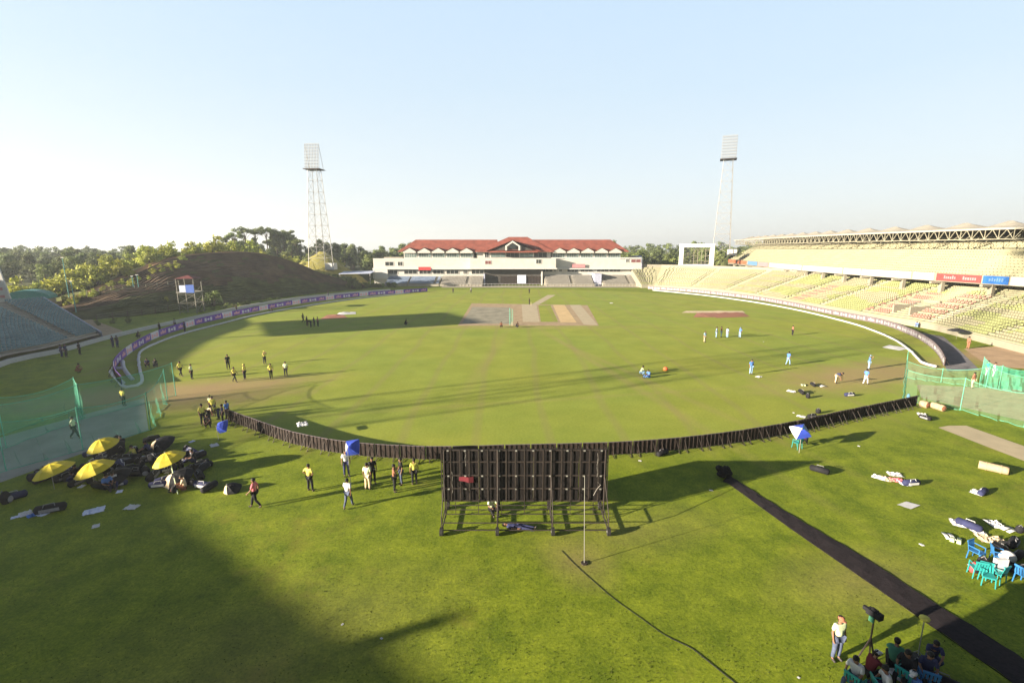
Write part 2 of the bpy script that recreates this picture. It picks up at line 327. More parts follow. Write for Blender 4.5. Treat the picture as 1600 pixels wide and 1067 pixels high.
# pitch square: worn table with separate strips
sheet('pitch_square', gp((715, 509), (936, 509), (918, 477), (737, 474)), .010, 'clay')
sheet('worn_pitch', gp((722, 505.5), (800, 506), (797, 480.5), (738, 479.5)), .016, 'clay_grey')
sheet('match_pitch', gp((817, 503), (843, 503), (838, 475.5), (815, 475.5)), .016, 'clay_pale')
sheet('turf_strip', gp((845, 503), (872, 503), (860, 477), (841, 477)), .016, 'grass')
sheet('dusty_pitch', gp((876, 504), (901, 504), (882, 476.5), (864, 476.5)), .016, 'clay_orange')
sheet('white_pitch', gp((912, 507), (934, 508), (907, 476.5), (890, 476.5)), .016, 'clay_pale')
sheet('pitch_path', gp((830, 476), (842, 476), (868, 461), (856, 461)), .014, 'clay_pale')
sheet('practice_strip', gp((1466, 668), (1482, 665), (1510, 665), (1600, 697), (1660, 718), (1660, 745), (1600, 720), (1540, 697)), .012, 'clay_pale')
sheet('track_path', gp((1436, 519), (1474, 526), (1500, 548), (1532, 579), (1480, 580), (1470, 556), (1455, 535)), .010, 'asphalt')
sheet('dirt_track', gp((1506, 545), (1560, 541), (1640, 556), (1660, 574), (1600, 576), (1545, 572)), .008, 'dirt_soil')
sheet('practice_floor', gp((-60, 775), (-60, 700), (225, 622), (232, 672)), .010, 'practice_concrete')
sheet('practice_path', gp((1432, 601), (1640, 610), (1660, 668), (1600, 658), (1440, 622)), .010, 'clay')
sheet('apron_path', gp((78, 484), (112, 488), (192, 517), (186, 527), (150, 532), (110, 505)), .012, 'clay')
sheet('paved_path', gp((690, 449.5), (1000, 449.5), (1002, 446.5), (690, 446.5)), .012, 'pale_concrete')

# foreground tufts of longer turf
def turf():
    import numpy as np
    rg = np.random.default_rng(3); N = 16000
    Y = 12.2+rg.random(N)**1.5*20; X = (rg.random(N)*2-1)*(Y*1.12+2)
    ang = rg.random(N)*6.283; h = .015+rg.random(N)*.025; wd = .012+rg.random(N)*.022
    # clump the tufts
    keep = (np.sin(X*2.1+np.sin(Y*1.7)*2)+np.cos(Y*2.6+X*.7)) > -1.0
    X, Y, ang, h, wd = X[keep], Y[keep], ang[keep], h[keep], wd[keep]; N = len(X)
    lx = (rg.random(N)-.5)*.06; ly = (rg.random(N)-.5)*.06
    v = np.zeros((N, 3, 3)); ca, sa = np.cos(ang)*wd, np.sin(ang)*wd
    v[:, 0] = np.stack([X-ca, Y-sa, np.zeros(N)], 1); v[:, 1] = np.stack([X+ca, Y+sa, np.zeros(N)], 1); v[:, 2] = np.stack([X+lx, Y+ly, h], 1)
    me = bpy.data.meshes.new('grass_tufts'); me.vertices.add(N*3); me.vertices.foreach_set('co', v.ravel())
    me.loops.add(N*3); me.loops.foreach_set('vertex_index', np.arange(N*3)); me.polygons.add(N)
    me.polygons.foreach_set('loop_start', np.arange(N)*3); me.polygons.foreach_set('loop_total', np.full(N, 3)); me.update()
    me.materials.append(mat('tuft', (.035, .05, .007), rough=.9, var=.3, scale=.6, c2=(.10, .12, .014), trans=.1))
    o = bpy.data.objects.new('grass_tufts', me); col.objects.link(o)
    o['kind'] = 'stuff'; tag(o, 'short rough green turf growing in front of the black sight screen', 'grass')
turf()

# ------------------------------------------------------------------ terraced grass hill
def loft(b, A, Bc, steps, zfun=None):
    """stepped terraces between two curves of equal length"""
    n = len(A)
    for k in range(steps):
        t0, t1 = k/steps, (k+1)/steps
        for i in range(n-1):
            b.m('hill_green' if k < 9+5*noise.noise(Vector((i*.25, k*.3, 7))) or random.random() < .08 else 'hill_grass')
            def pt(i, t, tz):
                p = A[i].lerp(Bc[i], t); nz_ = noise.noise(Vector((p.x*.13, p.y*.13, 0)))*1.1+noise.noise(Vector((p.x*.5, p.y*.5, 3)))*.35; wt_ = math.sin(math.pi*min(1, tz))
                return Vector((p.x, p.y, A[i].z+(Bc[i].z-A[i].z)*tz+nz_*wt_))
            b.face([pt(i, t0, t0), pt(i+1, t0, t0), pt(i+1, t0, t1), pt(i, t0, t1)])
            b.face([pt(i, t0, t1), pt(i+1, t0, t1), pt(i+1, t1, t1), pt(i, t1, t1)])
hb = resample([(-93, 93, 0), (-85, 95, 0), (-78, 103, 0), (-74, 117, 0), (-69, 134, 0), (-63, 150, 0), (-57, 162, 0), (-51, 172, 0)], 3)
hc = resample([(-103, 106, .4), (-100, 117, 4.2), (-97, 126, 7.8), (-94, 134, 10.9), (-89, 145, 12.5), (-81, 157, 12.4), (-73, 165, 9.2), (-65, 171, 4.6), (-54, 178, .6)], 3)
nn = min(len(hb), len(hc)); N = 44
hb = resample(hb, 1e9) and [Vector(v) for v in resample(hb, sum((hb[i+1]-hb[i]).length for i in range(len(hb)-1))/N)]
hc = [Vector(v) for v in resample(hc, sum((hc[i+1]-hc[i]).length for i in range(len(hc)-1))/N)]
q = min(len(hb), len(hc)); hb = hb[:q]; hc = hc[:q]
q_hill = q; b = B('hill_grass'); loft(b, hb, hc, 24)
hd = [Vector((p.x*1.02, (p.y-100)*1.02+100, p.z+.25)) for p in hc]
he = [Vector((p.x*1.28, (p.y-100)*1.25+100, min(p.z*.4, 4)-.5)) for p in hc]
b.m('hill_soil')
for i in range(q-1): b.face([hc[i], hc[i+1], hd[i+1], hd[i]])
b.m('ground_scrub')
for i in range(q-1): b.face([hd[i], hd[i+1], he[i+1], he[i]])
b.build('grass_hill', kind='structure')

# ------------------------------------------------------------------ low perimeter walls
def offset_pts(P, d, cen=Vector((0, 100, 0))):
    out = []
    for i, p in enumerate(P):
        t = (P[min(i+1, len(P)-1)]-P[max(i-1, 0)]); nrm = Vector((t.y, -t.x, 0)).normalized()
        if nrm.dot(Vector((p.x, p.y, 0))-cen) < 0: nrm = -nrm
        out.append(Vector((p.x, p.y, p.z))+nrm*d)
    return out
def wall(name, P, z0, z1, th, m, **t):
    Q = offset_pts(P, th); b = B(m)
    for i in range(len(P)-1):
        a, c, d, e = P[i], P[i+1], Q[i+1], Q[i]
        f = lambda p, z: Vector((p.x, p.y, z))
        b.face([f(a, z0), f(c, z0), f(c, z1), f(a, z1)]); b.face([f(e, z0), f(e, z1), f(d, z1), f(d, z0)]); b.face([f(a, z1), f(c, z1), f(d, z1), f(e, z1)])
    for i, j in ((0, 0), (-1, -1)):
        a, e = P[i], Q[j]; b.face([(a.x, a.y, z0), (a.x, a.y, z1), (e.x, e.y, z1), (e.x, e.y, z0)])
    return b.build(name, **t)
LW = resample([(-46, 26, 0)]+gp((0, 574), (85, 554), (170, 530), (250, 511), (330, 493), (400, 478), (480, 466), (560, 458), (610, 454.5)), 3)
tag(wall('perimeter_wall', LW, 0, .6, .3, 'white_paint'), 'low white wall curving along the foot of the left stand and grass hill', 'wall')
RWp = [G(1750, 579, 1.0), G(1600, 543, 1.0), G(1490, 516, 1.0), G(1442, 505, 1.0), G(1379, 495, 1.0), G(1280, 478, 1.0), G(1168, 459, 1.0), G(1100, 451, 1.0), G(1030, 446.5, 1.0), G(1004, 446, 1.0)]
RW = offset_pts([Vector((p.x, p.y, 0)) for p in resample(RWp, 2)], .8)
tag(wall('perimeter_wall', RW, 0, 1.0, .25, 'cream_wall'), 'cream low wall along the front of the sunlit right stand', 'wall')

# ------------------------------------------------------------------ right grandstand
def tier(b, P, d0, z0, rows, dr, dz, m_t):
    b.m(m_t); prev = offset_pts(P, d0)
    for r in range(rows):
        nxt = offset_pts(P, d0+(r+1)*dr); za = z0+r*dz; zb = za+dz
        for i in range(len(P)-1):
            a, c, d, e = prev[i], prev[i+1], nxt[i+1], nxt[i]
            b.face([(a.x, a.y, za), (c.x, c.y, za), (c.x, c.y, zb), (a.x, a.y, zb)])
            b.face([(a.x, a.y, zb), (c.x, c.y, zb), (d.x, d.y, zb), (e.x, e.y, zb)])
        prev = nxt
def cumlen(P):
    L = [0]
    for i in range(1, len(P)): L.append(L[-1]+(P[i]-P[i-1]).length)
    return L
def seat_add(b, p, t, nrm, z):
    # little bucket seat: pan and back
    for (u0, u1, n0, n1, za, zb) in ((-.2, .2, .25, .62, z+.33, z+.40), (-.2, .2, .60, .68, z+.36, z+.64)):
        vs = []
        for zz in (za, zb):
            for nn_ in (n0, n1):
                for uu in (u0, u1): q = p+t*uu+nrm*nn_; vs.append((q.x, q.y, zz))
        b.add(vs, [(0, 2, 3, 1), (4, 5, 7, 6), (0, 1, 5, 4), (2, 6, 7, 3), (0, 4, 6, 2), (1, 3, 7, 5)])
def seats(b, P, d0, z0, rows, dr, dz, colf, aisles, pitch=.55, cen=Vector((0, 100, 0)), single=None):
    L = cumlen(P)
    for r in range(rows):
        Q = offset_pts(P, d0+r*dr); z = z0+(r+1)*dz
        s = .3; j = 0
        while s < L[-1]-.3:
            while j < len(L)-2 and L[j+1] < s: j += 1
            u = (s-L[j])/(L[j+1]-L[j]); p = Q[j].lerp(Q[j+1], u)
            if not any(abs(s-a) < .75 for a in aisles):
                t = (Q[j+1]-Q[j]).normalized(); nr = Vector((t.y, -t.x, 0))
                if nr.dot(Vector((p.x, p.y, 0))-cen) < 0: nr = -nr
                cname = colf(s, r, p)
                if cname:
                    if single is not None and len(single) < 100 and s > 12 and r < 6 and random.random() < .35: single.append((p.copy(), math.atan2(t.y, t.x), z, cname, nr.copy()))
                    else: b.m(cname); seat_add(b, p, t, nr, z)
            s += pitch*random.uniform(.97, 1.03)
stand = empty('grandstand', (75, 100, 0), 0, 'long two tier sunlit grandstand with cream and yellow seats under a pale tented roof', 'grandstand')
def rel(b, parent, name, smooth=False, **t):
    o = b.build(name, parent=parent, smooth=smooth, **t); o.matrix_parent_inverse = Matrix.Translation(-Vector(parent.location)) if parent.rotation_euler.z == 0 else Matrix.Identity(4); return o
RL = cumlen(RW)
# index where the covered part ends (photo x ~1135)
def upto(P, cond): return [p for p in P if cond(p)]
b = MB(); b.m('terrace_concrete'); NR = 20; DR, DZ = .85, .29
tier(b, RW, .25, .9, NR, DR, DZ, 'terrace_concrete')
back = offset_pts(RW, .25+NR*DR); zt = .9+NR*DZ
b.m('cream_wall')
for i in range(len(RW)-1): b.face([(back[i].x, back[i].y, 0), (back[i+1].x, back[i+1].y, 0), (back[i+1].x, back[i+1].y, zt+1.1), (back[i].x, back[i].y, zt+1.1)])
e0, e1 = RW[-1], back[-1]
b.face([(e0.x, e0.y, 0), (e1.x, e1.y, 0), (e1.x, e1.y, zt), (e0.x, e0.y, .9)])
rel(b, stand, 'lower_tier')
aisl = [8+k*13.5 for k in range(20)]
def coll(s, r, p):
    if 34 < s < 39.5 and r < 15: return 'seat_red' if (r % 3) else None
    if 44 < s < 50 and r < 14: return 'seat_red' if (r % 3) else None
    if 39.5 <= s <= 44: return None if r < 10 else 'seat_cream'
    if s > RL[-1]-46: return 'seat_cream' if (r+int(s/9)) % 5 else 'seat_yellow'
    if 70 < s < 74: return 'seat_red' if r < 12 and r % 2 else 'seat_cream'
    return 'seat_yellow' if (noise.noise(Vector((s*.08, r*.3, 1))) > -.12) else 'seat_cream'
single = []
b = MB(); seats(b, RW, .25, .9-DZ, NR, DR, DZ, coll, aisl, single=single); o = rel(b, stand, 'seats'); o['kind'] = 'stuff'
for (p, a, z, cn, nr) in single:
    bb = B(cn); seat_add(bb, Vector((0, 0, 0)), Vector((math.cos(a), math.sin(a), 0)), nr, 0)
    break
sm = {}
for (p, a, z, cn, nr) in single:
    if cn not in sm:
        bb = B(cn); seat_add(bb, Vector((0, 0, 0)), Vector((1, 0, 0)), Vector((0, 1, 0)), 0)
        s0 = bb.build('seat', parent=stand); sm[cn] = s0
    else:
        s0 = sm[cn].copy(); col.objects.link(s0); s0.parent = stand
    s0.location = Vector((p.x-75, p.y-100, z)); s0.rotation_euler.z = math.atan2(nr.y, nr.x)-math.pi/2
# covered part
FA = [Vector(p) for p in resample([(96, 30, 0), (89, 60, 0), (86.5, 82, 0), (84.3, 97, 0), (83.5, 130, 0), (87.5, 165, 0), (97, 219, 0)], 2.0)]
UR, UD, UZ = 13, .85, .50; z0 = 8.75
b = MB(); tier(b, FA, .3, z0, UR, UD, UZ, 'terrace_concrete')
ub = offset_pts(FA, .3+UR*UD); zt2 = z0+UR*UZ
b.m('cream_wall')
for i in range(len(FA)-1): b.face([(ub[i].x, ub[i].y, 0), (ub[i+1].x, ub[i+1].y, 0), (ub[i+1].x, ub[i+1].y, zt2+.9), (ub[i].x, ub[i].y, zt2+.9)])
a_, c_ = FA[-1], ub[-1]; b.face([(a_.x, a_.y, 7.6), (c_.x, c_.y, 9), (c_.x, c_.y, zt2), (a_.x, a_.y, z0)])
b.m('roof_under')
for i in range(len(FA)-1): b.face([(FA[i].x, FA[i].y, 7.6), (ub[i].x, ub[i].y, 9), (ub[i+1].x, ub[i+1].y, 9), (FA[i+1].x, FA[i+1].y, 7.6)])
rel(b, stand, 'upper_tier')
def colu(s, r, p): return 'seat_cream'
b = MB(); seats(b, FA, .3, z0-UZ, UR, UD, UZ, colu, [5+k*19 for k in range(12)], pitch=.6); o = rel(b, stand, 'seats'); o['kind'] = 'stuff'; o['label'] = 'cream seats of the upper tier'
# fascia boards
LF = cumlen(FA); fin = offset_pts(FA, -.12)
def seg_at(P, L, s):
    j = 0
    while j < len(L)-2 and L[j+1] < s: j += 1
    return P[j].lerp(P[j+1], (s-L[j])/(L[j+1]-L[j])), (P[j+1]-P[j]).normalized()
rel(B('cream_wall').add([], []), stand, 'fascia') if False else None
b = B('cream_wall')
for i in range(len(FA)-1):
    b.face([(FA[i].x, FA[i].y, 7.6), (FA[i+1].x, FA[i+1].y, 7.6), (FA[i+1].x, FA[i+1].y, 9.2), (FA[i].x, FA[i].y, 9.2)])
    f2_ = offset_pts(FA, .25) if i == 0 else f2_
    b.face([(f2_[i].x, f2_[i].y, 7.6), (f2_[i].x, f2_[i].y, 9.2), (f2_[i+1].x, f2_[i+1].y, 9.2), (f2_[i+1].x, f2_[i+1].y, 7.6)])
    b.face([(FA[i].x, FA[i].y, 9.2), (FA[i+1].x, FA[i+1].y, 9.2), (f2_[i+1].x, f2_[i+1].y, 9.2), (f2_[i].x, f2_[i].y, 9.2)])
rel(b, stand, 'parapet')
# positions along the fascia in photo x -> choose arclength by searching
def s_for_px(px):
    best = None
    for k in range(0, int(LF[-1]*4)):
        p, _ = seg_at(fin, LF, k/4)
        if p.y < 5: continue
        wv_ = p.y*math.cos(PITCH)+(CH-8.5)*math.sin(PITCH); x = 800+FPX*p.x/wv_
        if best is None or abs(x-px) < best[0]: best = (abs(x-px), k/4)
    return best[1]
ads = [(1137, 1166, 'ad_orange'), (1168, 1183, 'ad_skyblue'), (1185, 1200, 'pink_print'), (1202, 1252, 'ad_white'), (1254, 1316, 'ad_white'), (1318, 1345, 'ad_white'), (1347, 1424, 'ad_white'), (1426, 1460, 'ad_white'), (1463, 1534, 'ad_red'), (1536, 1577, 'ad_blue'), (1579, 1640, 'ad_white')]
for (xa, xb, mm) in ads:
    s1, s0 = s_for_px(xa), s_for_px(xb); b = B(mm); K = max(2, int((s1-s0)/2)); th = .06
    pr = []
    for k in range(K+1):
        p, t = seg_at(fin, LF, s0+(s1-s0)*k/K); pr.append(p)
    for k in range(K): b.face([(pr[k].x, pr[k].y, 7.75), (pr[k+1].x, pr[k+1].y, 7.75), (pr[k+1].x, pr[k+1].y, 9.15), (pr[k].x, pr[k].y, 9.15)])
    b2 = offset_pts(pr, .06)
    for k in range(K):
        b.face([(pr[k].x, pr[k].y, 9.15), (pr[k+1].x, pr[k+1].y, 9.15), (b2[k+1].x, b2[k+1].y, 9.15), (b2[k].x, b2[k].y, 9.15)])
    # print marks: rows of strokes standing for the wordmarks
    mk = {'ad_red': 'pink_print', 'ad_blue': 'ad_skyblue', 'ad_white': 'pale_print'}.get(mm)
    if mk:
        b.m(mk); s = s0+.8
        while s < s1-1.5:
            for q_ in range(6):
                wq = random.uniform(.22, .34)
                if s+wq > s1-.4: break
                p, t = seg_at(fin, LF, s); p2, _ = seg_at(fin, LF, s+wq); ip = Vector((-abs(t.y), 0, 0))*.03
                hh = random.choice((.45, .45, .62)); b.face([(p.x-.03, p.y, 8.2), (p2.x-.03, p2.y, 8.2), (p2.x-.03, p2.y, 8.2+hh), (p.x-.03, p.y, 8.2+hh)]); s += wq+.12
            s += 1.2
    rel(b, stand, 'advert_banner')
# pillars under the fascia, columns and roof
rf = offset_pts(FA, 3.0); rb_ = offset_pts(FA, 13.2); SPC = 9.0
cols = []
s = 4.0
while s < LF[-1]-1: cols.append(s); s += SPC
for s in cols:
    p, t = seg_at(FA, LF, s); nr = Vector((t.y, -t.x, 0)); nr = nr if nr.x > 0 else -nr
    mtx = Matrix.Translation((p.x+nr.x*.8, p.y+nr.y*.8, 0)) @ Matrix.Rotation(math.atan2(t.y, t.x), 4, 'Z')
    bb = B('cream_wall').box(-.35, .35, -.35, .35, 0, 8.0, mtx); bb.box(-.25, .25, -.8, 2.5, 7.2, 7.6, mtx); rel(bb, stand, 'pillar')
    q_ = p+nr*12.6
    bb = B('steel_dark').bar((q_.x, q_.y, 13), (q_.x, q_.y, 17.9), .22); rel(bb, stand, 'roof_column')
# roof: tented membrane with a peak per bay
b = B('roof_fabric'); per = 10
LR = cumlen(rf)
def roofpt(s, u):
    s = min(max(s, 0), LF[-1]-.01); p, t = seg_at(FA, LF, s); nr = Vector((t.y, -t.x, 0)); nr = nr if nr.x > 0 else -nr
    q = p+nr*(1.5+12.2*u); ph = ((s-4)/SPC) % 1.0
    z = 17.6+.7*u
    d = math.hypot((ph-.5)*SPC, (u-.55)*12.2)
    z += 1.25*max(0, 1-d/4.4)**1.5
    return Vector((q.x, q.y, z))
ns = int(LF[-1]/.9); nu = 9
for i in range(ns):
    for k in range(nu):
        b.face([roofpt(i*.9, k/nu), roofpt((i+1)*.9, k/nu), roofpt((i+1)*.9, (k+1)/nu), roofpt(i*.9, (k+1)/nu)])
rel(b, stand, 'roof_canopy', smooth=True)
b = B('roof_under')  # darker layer below the canopy, with the shade put into its brown
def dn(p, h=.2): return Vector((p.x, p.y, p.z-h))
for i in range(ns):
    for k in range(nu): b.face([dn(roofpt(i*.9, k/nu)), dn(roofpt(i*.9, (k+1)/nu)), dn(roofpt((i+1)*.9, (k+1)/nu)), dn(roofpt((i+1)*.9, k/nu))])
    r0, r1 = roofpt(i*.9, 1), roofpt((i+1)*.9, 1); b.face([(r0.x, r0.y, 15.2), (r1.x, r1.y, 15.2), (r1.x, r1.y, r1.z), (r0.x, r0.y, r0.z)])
rel(b, stand, 'roof_underside_shade', smooth=True)
b = B('roof_fabric')
for i in range(ns):   # edge valance
    a1, a2 = roofpt(i*.9, 0), roofpt((i+1)*.9, 0); b.face([a1, a2, a2-Vector((0, 0, .35)), a1-Vector((0, 0, .35))])
rel(b, stand, 'roof_edge')
b = B('steel_cream')
def rp(s, off, z):
    p, t = seg_at(FA, LF, min(max(s, 0), LF[-1]-.01)); nr = Vector((t.y, -t.x, 0)); nr = nr if nr.x > 0 else -nr; q = p+nr*off; return Vector((q.x, q.y, z))
s = 0.5
while s < LF[-1]-3:
    for off, zt_, zb_ in ((1.7, 17.3, 15.6),):
        b.bar(rp(s, off, zb_), rp(s+2.25, off, zb_), .10, n=4); b.bar(rp(s, off, zt_), rp(s+2.25, off, zt_), .09, n=4)
        b.bar(rp(s, off, zb_), rp(s+1.12, off, zt_), .06, n=4); b.bar(rp(s+1.12, off, zt_), rp(s+2.25, off, zb_), .06, n=4); b.bar(rp(s, off, zb_), rp(s, off, zt_), .06, n=4)
    s += 2.25
for s in cols:
    b.bar(rp(s, 1.7, 15.6), rp(s, 13, 14.6), .13, n=4); b.bar(rp(s, 1.7, 17.3), rp(s, 13, 17.9), .1, n=4)
    for k in range(5): b.bar(rp(s, 1.7+k*2.26, 15.6-k*.2), rp(s, 1.7+(k+1)*2.26, 17.2+(k+1)*.1), .06, n=4)
rel(b, stand, 'roof_truss')
b = B('steel')
s = 0.5
while s < LF[-1]-2: b.bar(rp(s, 11.2, 15.2), rp(s, 11.2, 16.2), .04, n=4); b.bar(rp(s, 11.2, 16.2), rp(s+2, 11.2, 16.2), .04, n=4); s += 2
rel(b, stand, 'guard_rail')
# aisle stairs and kiosk on the lower tier
for ai, px in enumerate((8, 35, 62, 89)):
    b = B('pale_concrete'); L_ = cumlen(RW)
    for r in range(NR*2):
        p, t = seg_at(RW, L_, px+0.0); nr = Vector((t.y, -t.x, 0)); nr = nr if nr.x > 0 else -nr
        q0 = p+nr*(.25+r*DR/2-.02); z = .9+(r+1)*DZ/2+.02
        mtx = Matrix.Translation((q0.x, q0.y, 0)) @ Matrix.Rotation(math.atan2(nr.y, nr.x)-math.pi/2, 4, 'Z')
        b.box(-.6, .6, 0, DR/2, z-.3, z, mtx)
    rel(b, stand, 'stair')
b = B('steel_dark'); L_ = cumlen(RW)
for px in [8+k_*13.5 for k_ in range(12)]:
    for sd_ in (-.72, .72):
        p, t = seg_at(RW, L_, min(px+sd_, L_[-1]-.1)); nr = Vector((t.y, -t.x, 0)); nr = nr if nr.dot(p-Vector((0, 100, 0))) > 0 else -nr
        a0, a1 = p+nr*1.5, p+nr*13.0; z0_, z1_ = .9+DZ*2+.9, .9+DZ*15.3+.9
        b.bar((a0.x, a0.y, z0_), (a1.x, a1.y, z1_), .035, n=4)
        for q_ in range(5): m_ = a0.lerp(a1, q_/4); zz = z0_+(z1_-z0_)*q_/4; b.bar((m_.x, m_.y, zz-.9), (m_.x, m_.y, zz), .03, n=4)
rel(b, stand, 'gangway_rail')
L_ = cumlen(RW)
p, t = seg_at(RW, L_, 41.8); nr = Vector((t.y, -t.x, 0)); nr = nr if nr.x > 0 else -nr
mtx = Matrix.Translation((p.x, p.y, 0)) @ Matrix.Rotation(math.atan2(nr.y, nr.x)-math.pi/2, 4, 'Z')
b = B('cream_wall').box(-1.9, -1.6, 2.0, 8.5, 0, 3.2, mtx).box(1.6, 1.9, 2.0, 8.5, 0, 3.2, mtx).box(-1.6, 1.6, 8.2, 8.5, 0, 4.2, mtx).m('steel')
for k in range(14): b.bar(mtx @ Vector((-1.75, 2+k*.5, 3.2)), mtx @ Vector((-1.75, 2+k*.5, 4.1)), .03, n=4); b.bar(mtx @ Vector((1.75, 2+k*.5, 3.2)), mtx @ Vector((1.75, 2+k*.5, 4.1)), .03, n=4)
rel(b, stand, 'stair_entrance')

# giant screen frame above the open terrace
YF = 194.0
fx0, fx1 = WX(1062, 400, YF), WX(1115, 400, YF); zt_, zb_ = HZ(381, YF), HZ(417, YF)
fr = empty('screen_gantry', ((fx0+fx1)/2, YF, 0), 0, 'empty white scoreboard frame standing above the terrace beside the right floodlight', 'scoreboard')
hw = (fx1-fx0)/2
rr = B('bright_white').box(-hw, -hw+1.3, -.6, .6, 0, zt_).box(hw-1.3, hw, -.6, .6, 0, zt_).box(-hw+1.3, hw-1.3, -.6, .6, zt_-1.4, zt_).box(-hw+1.3, hw-1.3, -.6, .6, zb_, zb_+1.0)
rr.build('frame', parent=fr)
rr = B('steel_cream')
for k in range(8): x = -hw+1.3+k*(2*hw-2.6)/7; rr.bar((x, .9, zb_-2), (x, .9, zt_-.8), .09, n=4)
for k in range(4): z = zb_+k*2.2; rr.bar((-hw+1, .9, z), (hw-1, .9, z), .08, n=4); rr.bar((-hw+1, .9, z), (hw-1, .9, z+2.2), .05, n=4)
rr.build('lattice', parent=fr)

# ------------------------------------------------------------------ left stand
ls = empty('spectator_stand', (-75, 70, 0), 0, 'low uncovered stand with grey green seats in shade behind the white wall', 'stand')
F = offset_pts(resample([Vector((-42, 12, 0)), Vector((-51, 34, 0)), G(0, 574), G(85, 554), G(165, 531.5)], 1.5), .55)
K = len(F); Bk = [Vector((-78, 12, 0)).lerp(Vector((-78.5, 80.5, 0)), i/(K-1))+Vector((-9*math.sin(math.pi*i/(K-1)), 0, 0)) for i in range(K)]
rows = 22; b = B('concrete'); seatb = B('seat_teal')
for r in range(rows):
    for i in range(K-1):
        def pt(i, t, z): p = F[i].lerp(Bk[i], t); return Vector((p.x, p.y, z))
        za = .85+r*.21; zb = za+.21; t0, t1 = .03+.95*r/rows, .03+.95*(r+1)/rows
        b.face([pt(i, t0, za), pt(i+1, t0, za), pt(i+1, t0, zb), pt(i, t0, zb)]); b.face([pt(i, t0, zb), pt(i+1, t0, zb), pt(i+1, t1, zb), pt(i, t1, zb)])
        if i % 9 != 4:
            for sx_ in range(3):
                u = (sx_+.5)/3; a = pt(i, t0, zb).lerp(pt(i+1, t0, zb), u); nrm = (pt(i, t1, 0)-pt(i, t0, 0)).normalized(); tt = (pt(i+1, t0, 0)-pt(i, t0, 0)).normalized()
                seat_add(seatb, Vector((a.x, a.y, 0)), tt, nrm, zb)
b.face([(F[0].x, F[0].y, .85), (Bk[0].x, Bk[0].y, 5.6), (Bk[0].x, Bk[0].y, 0), (F[0].x, F[0].y, 0)])
b.face([(F[-1].x, F[-1].y, .85), (Bk[-1].x, Bk[-1].y, 5.5), (Bk[-1].x, Bk[-1].y, 0), (F[-1].x, F[-1].y, 0)])
for i in range(K-1): b.face([(Bk[i].x, Bk[i].y, 0), (Bk[i+1].x, Bk[i+1].y, 0), (Bk[i+1].x, Bk[i+1].y, 5.7), (Bk[i].x, Bk[i].y, 5.7)])
rel(b, ls, 'terrace'); o = rel(seatb, ls, 'seats'); o['kind'] = 'stuff'
wb = B('side_wall')
a_ = F[-1]; c_ = Bk[-1]; dd = Vector((.3, 1.2, 0)).normalized()
wb.face([(a_.x, a_.y+.3, .0), (c_.x, c_.y+.3, 0), (c_.x, c_.y+.3, 6.0), (a_.x, a_.y+.3, 1.3)]); wb.face([(a_.x, a_.y, 1.3), (a_.x, a_.y+.3, 1.3), (c_.x, c_.y+.3, 6.0), (c_.x, c_.y, 6.0)])
rel(wb, ls, 'end_wall')

# small teal kiosk behind the left stand, white banner at the edge
k = empty('kiosk', (-107, 107, 0), R(25), 'small kiosk with a rounded teal roof behind the left stand', 'kiosk'); k.scale = (.68, .7, .86)
B('pale_concrete').box(-5.5, 5.5, -2.5, 2.5, 0, 3.6).build('wall', parent=k)
rb = B('teal_roof')
for i in range(8):
    a0, a1 = math.pi*i/8, math.pi*(i+1)/8
    p0, p1 = (-6*math.cos(a0), 3.6+2.2*math.sin(a0)), (-6*math.cos(a1), 3.6+2.2*math.sin(a1))
    rb.face([(p0[0], -3, p0[1]), (p1[0], -3, p1[1]), (p1[0], 3, p1[1]), (p0[0], 3, p0[1])]); rb.face([(p0[0], -3, p0[1]), (p0[0], -3, 3.6), (p1[0], -3, 3.6), (p1[0], -3, p1[1])])
rb.build('roof', parent=k)
tb = B('fabric_teal').box(-2.5, 4.5, -2.9, -2.55, 2.0, 3.5); tb.build('awning', parent=k)
k = empty('banner_tower', (-94.5, 89, 0), R(10), 'tall white tapering banner at the left edge above the stand', 'banner')
bb = B('white_paint'); bb.add([(-1.6, 0, 4), (1.6, 0, 4), (-1.6, .3, 4), (1.6, .3, 4), (-.9, 0, 14.2), (.1, 0, 13.6), (-.9, .3, 14.2), (.1, .3, 13.6)], [(0, 1, 5, 4), (2, 6, 7, 3), (0, 4, 6, 2), (1, 3, 7, 5), (4, 5, 7, 6)]); bb.build('sheet', parent=k)
bb = B('pink_print')
for z in range(5): bb.box(-.9+.05*z, .7-.14*z, -.03, -.01, 5+z*1.4, 5.5+z*1.4)
bb.build('print', parent=k)
B('steel').bar((-1.5, .4, 0), (-.9, .4, 13.9), .08).bar((1.5, .4, 0), (.1, .4, 13.4), .08).build('post', parent=k)

# ------------------------------------------------------------------ pavilion
YP = 187.0
pv = empty('pavilion', (0, YP, 0), 0, 'white cricket pavilion with red gabled roofs at the far end of the field', 'pavilion')
def X(px): return (px-800)/FPX*(YP*math.cos(PITCH)+6*math.sin(PITCH))
def Z(py): return HZ(py, YP)
def PB(m, xa, xb, ya, yb, f0, f1, bld=None):   # px box; f0..f1 depth behind facade
    return (bld or MB()).m(m).box(X(xa), X(xb), f0, f1, Z(yb), Z(ya))
PB('pavilion_wall', 581, 1004, 405, 420, 2, 22).box(X(581), X(1004), 2.5, 22, 0, Z(420)).build('wall', parent=pv)
for (xa, xb) in ((581, 752), (856, 1004)):
    PB('white_paint', xa-.5, xb+.5, 419.3, 421.2, .9, 2.0).build('slab', parent=pv)
PB('pavilion_wall', 735, 868, 403.5, 418.5, -1.5, 1.98).build('balcony', parent=pv)
PB('white_paint', 733, 870, 418.5, 420.3, -1.9, 1.97).build('canopy_slab', parent=pv)
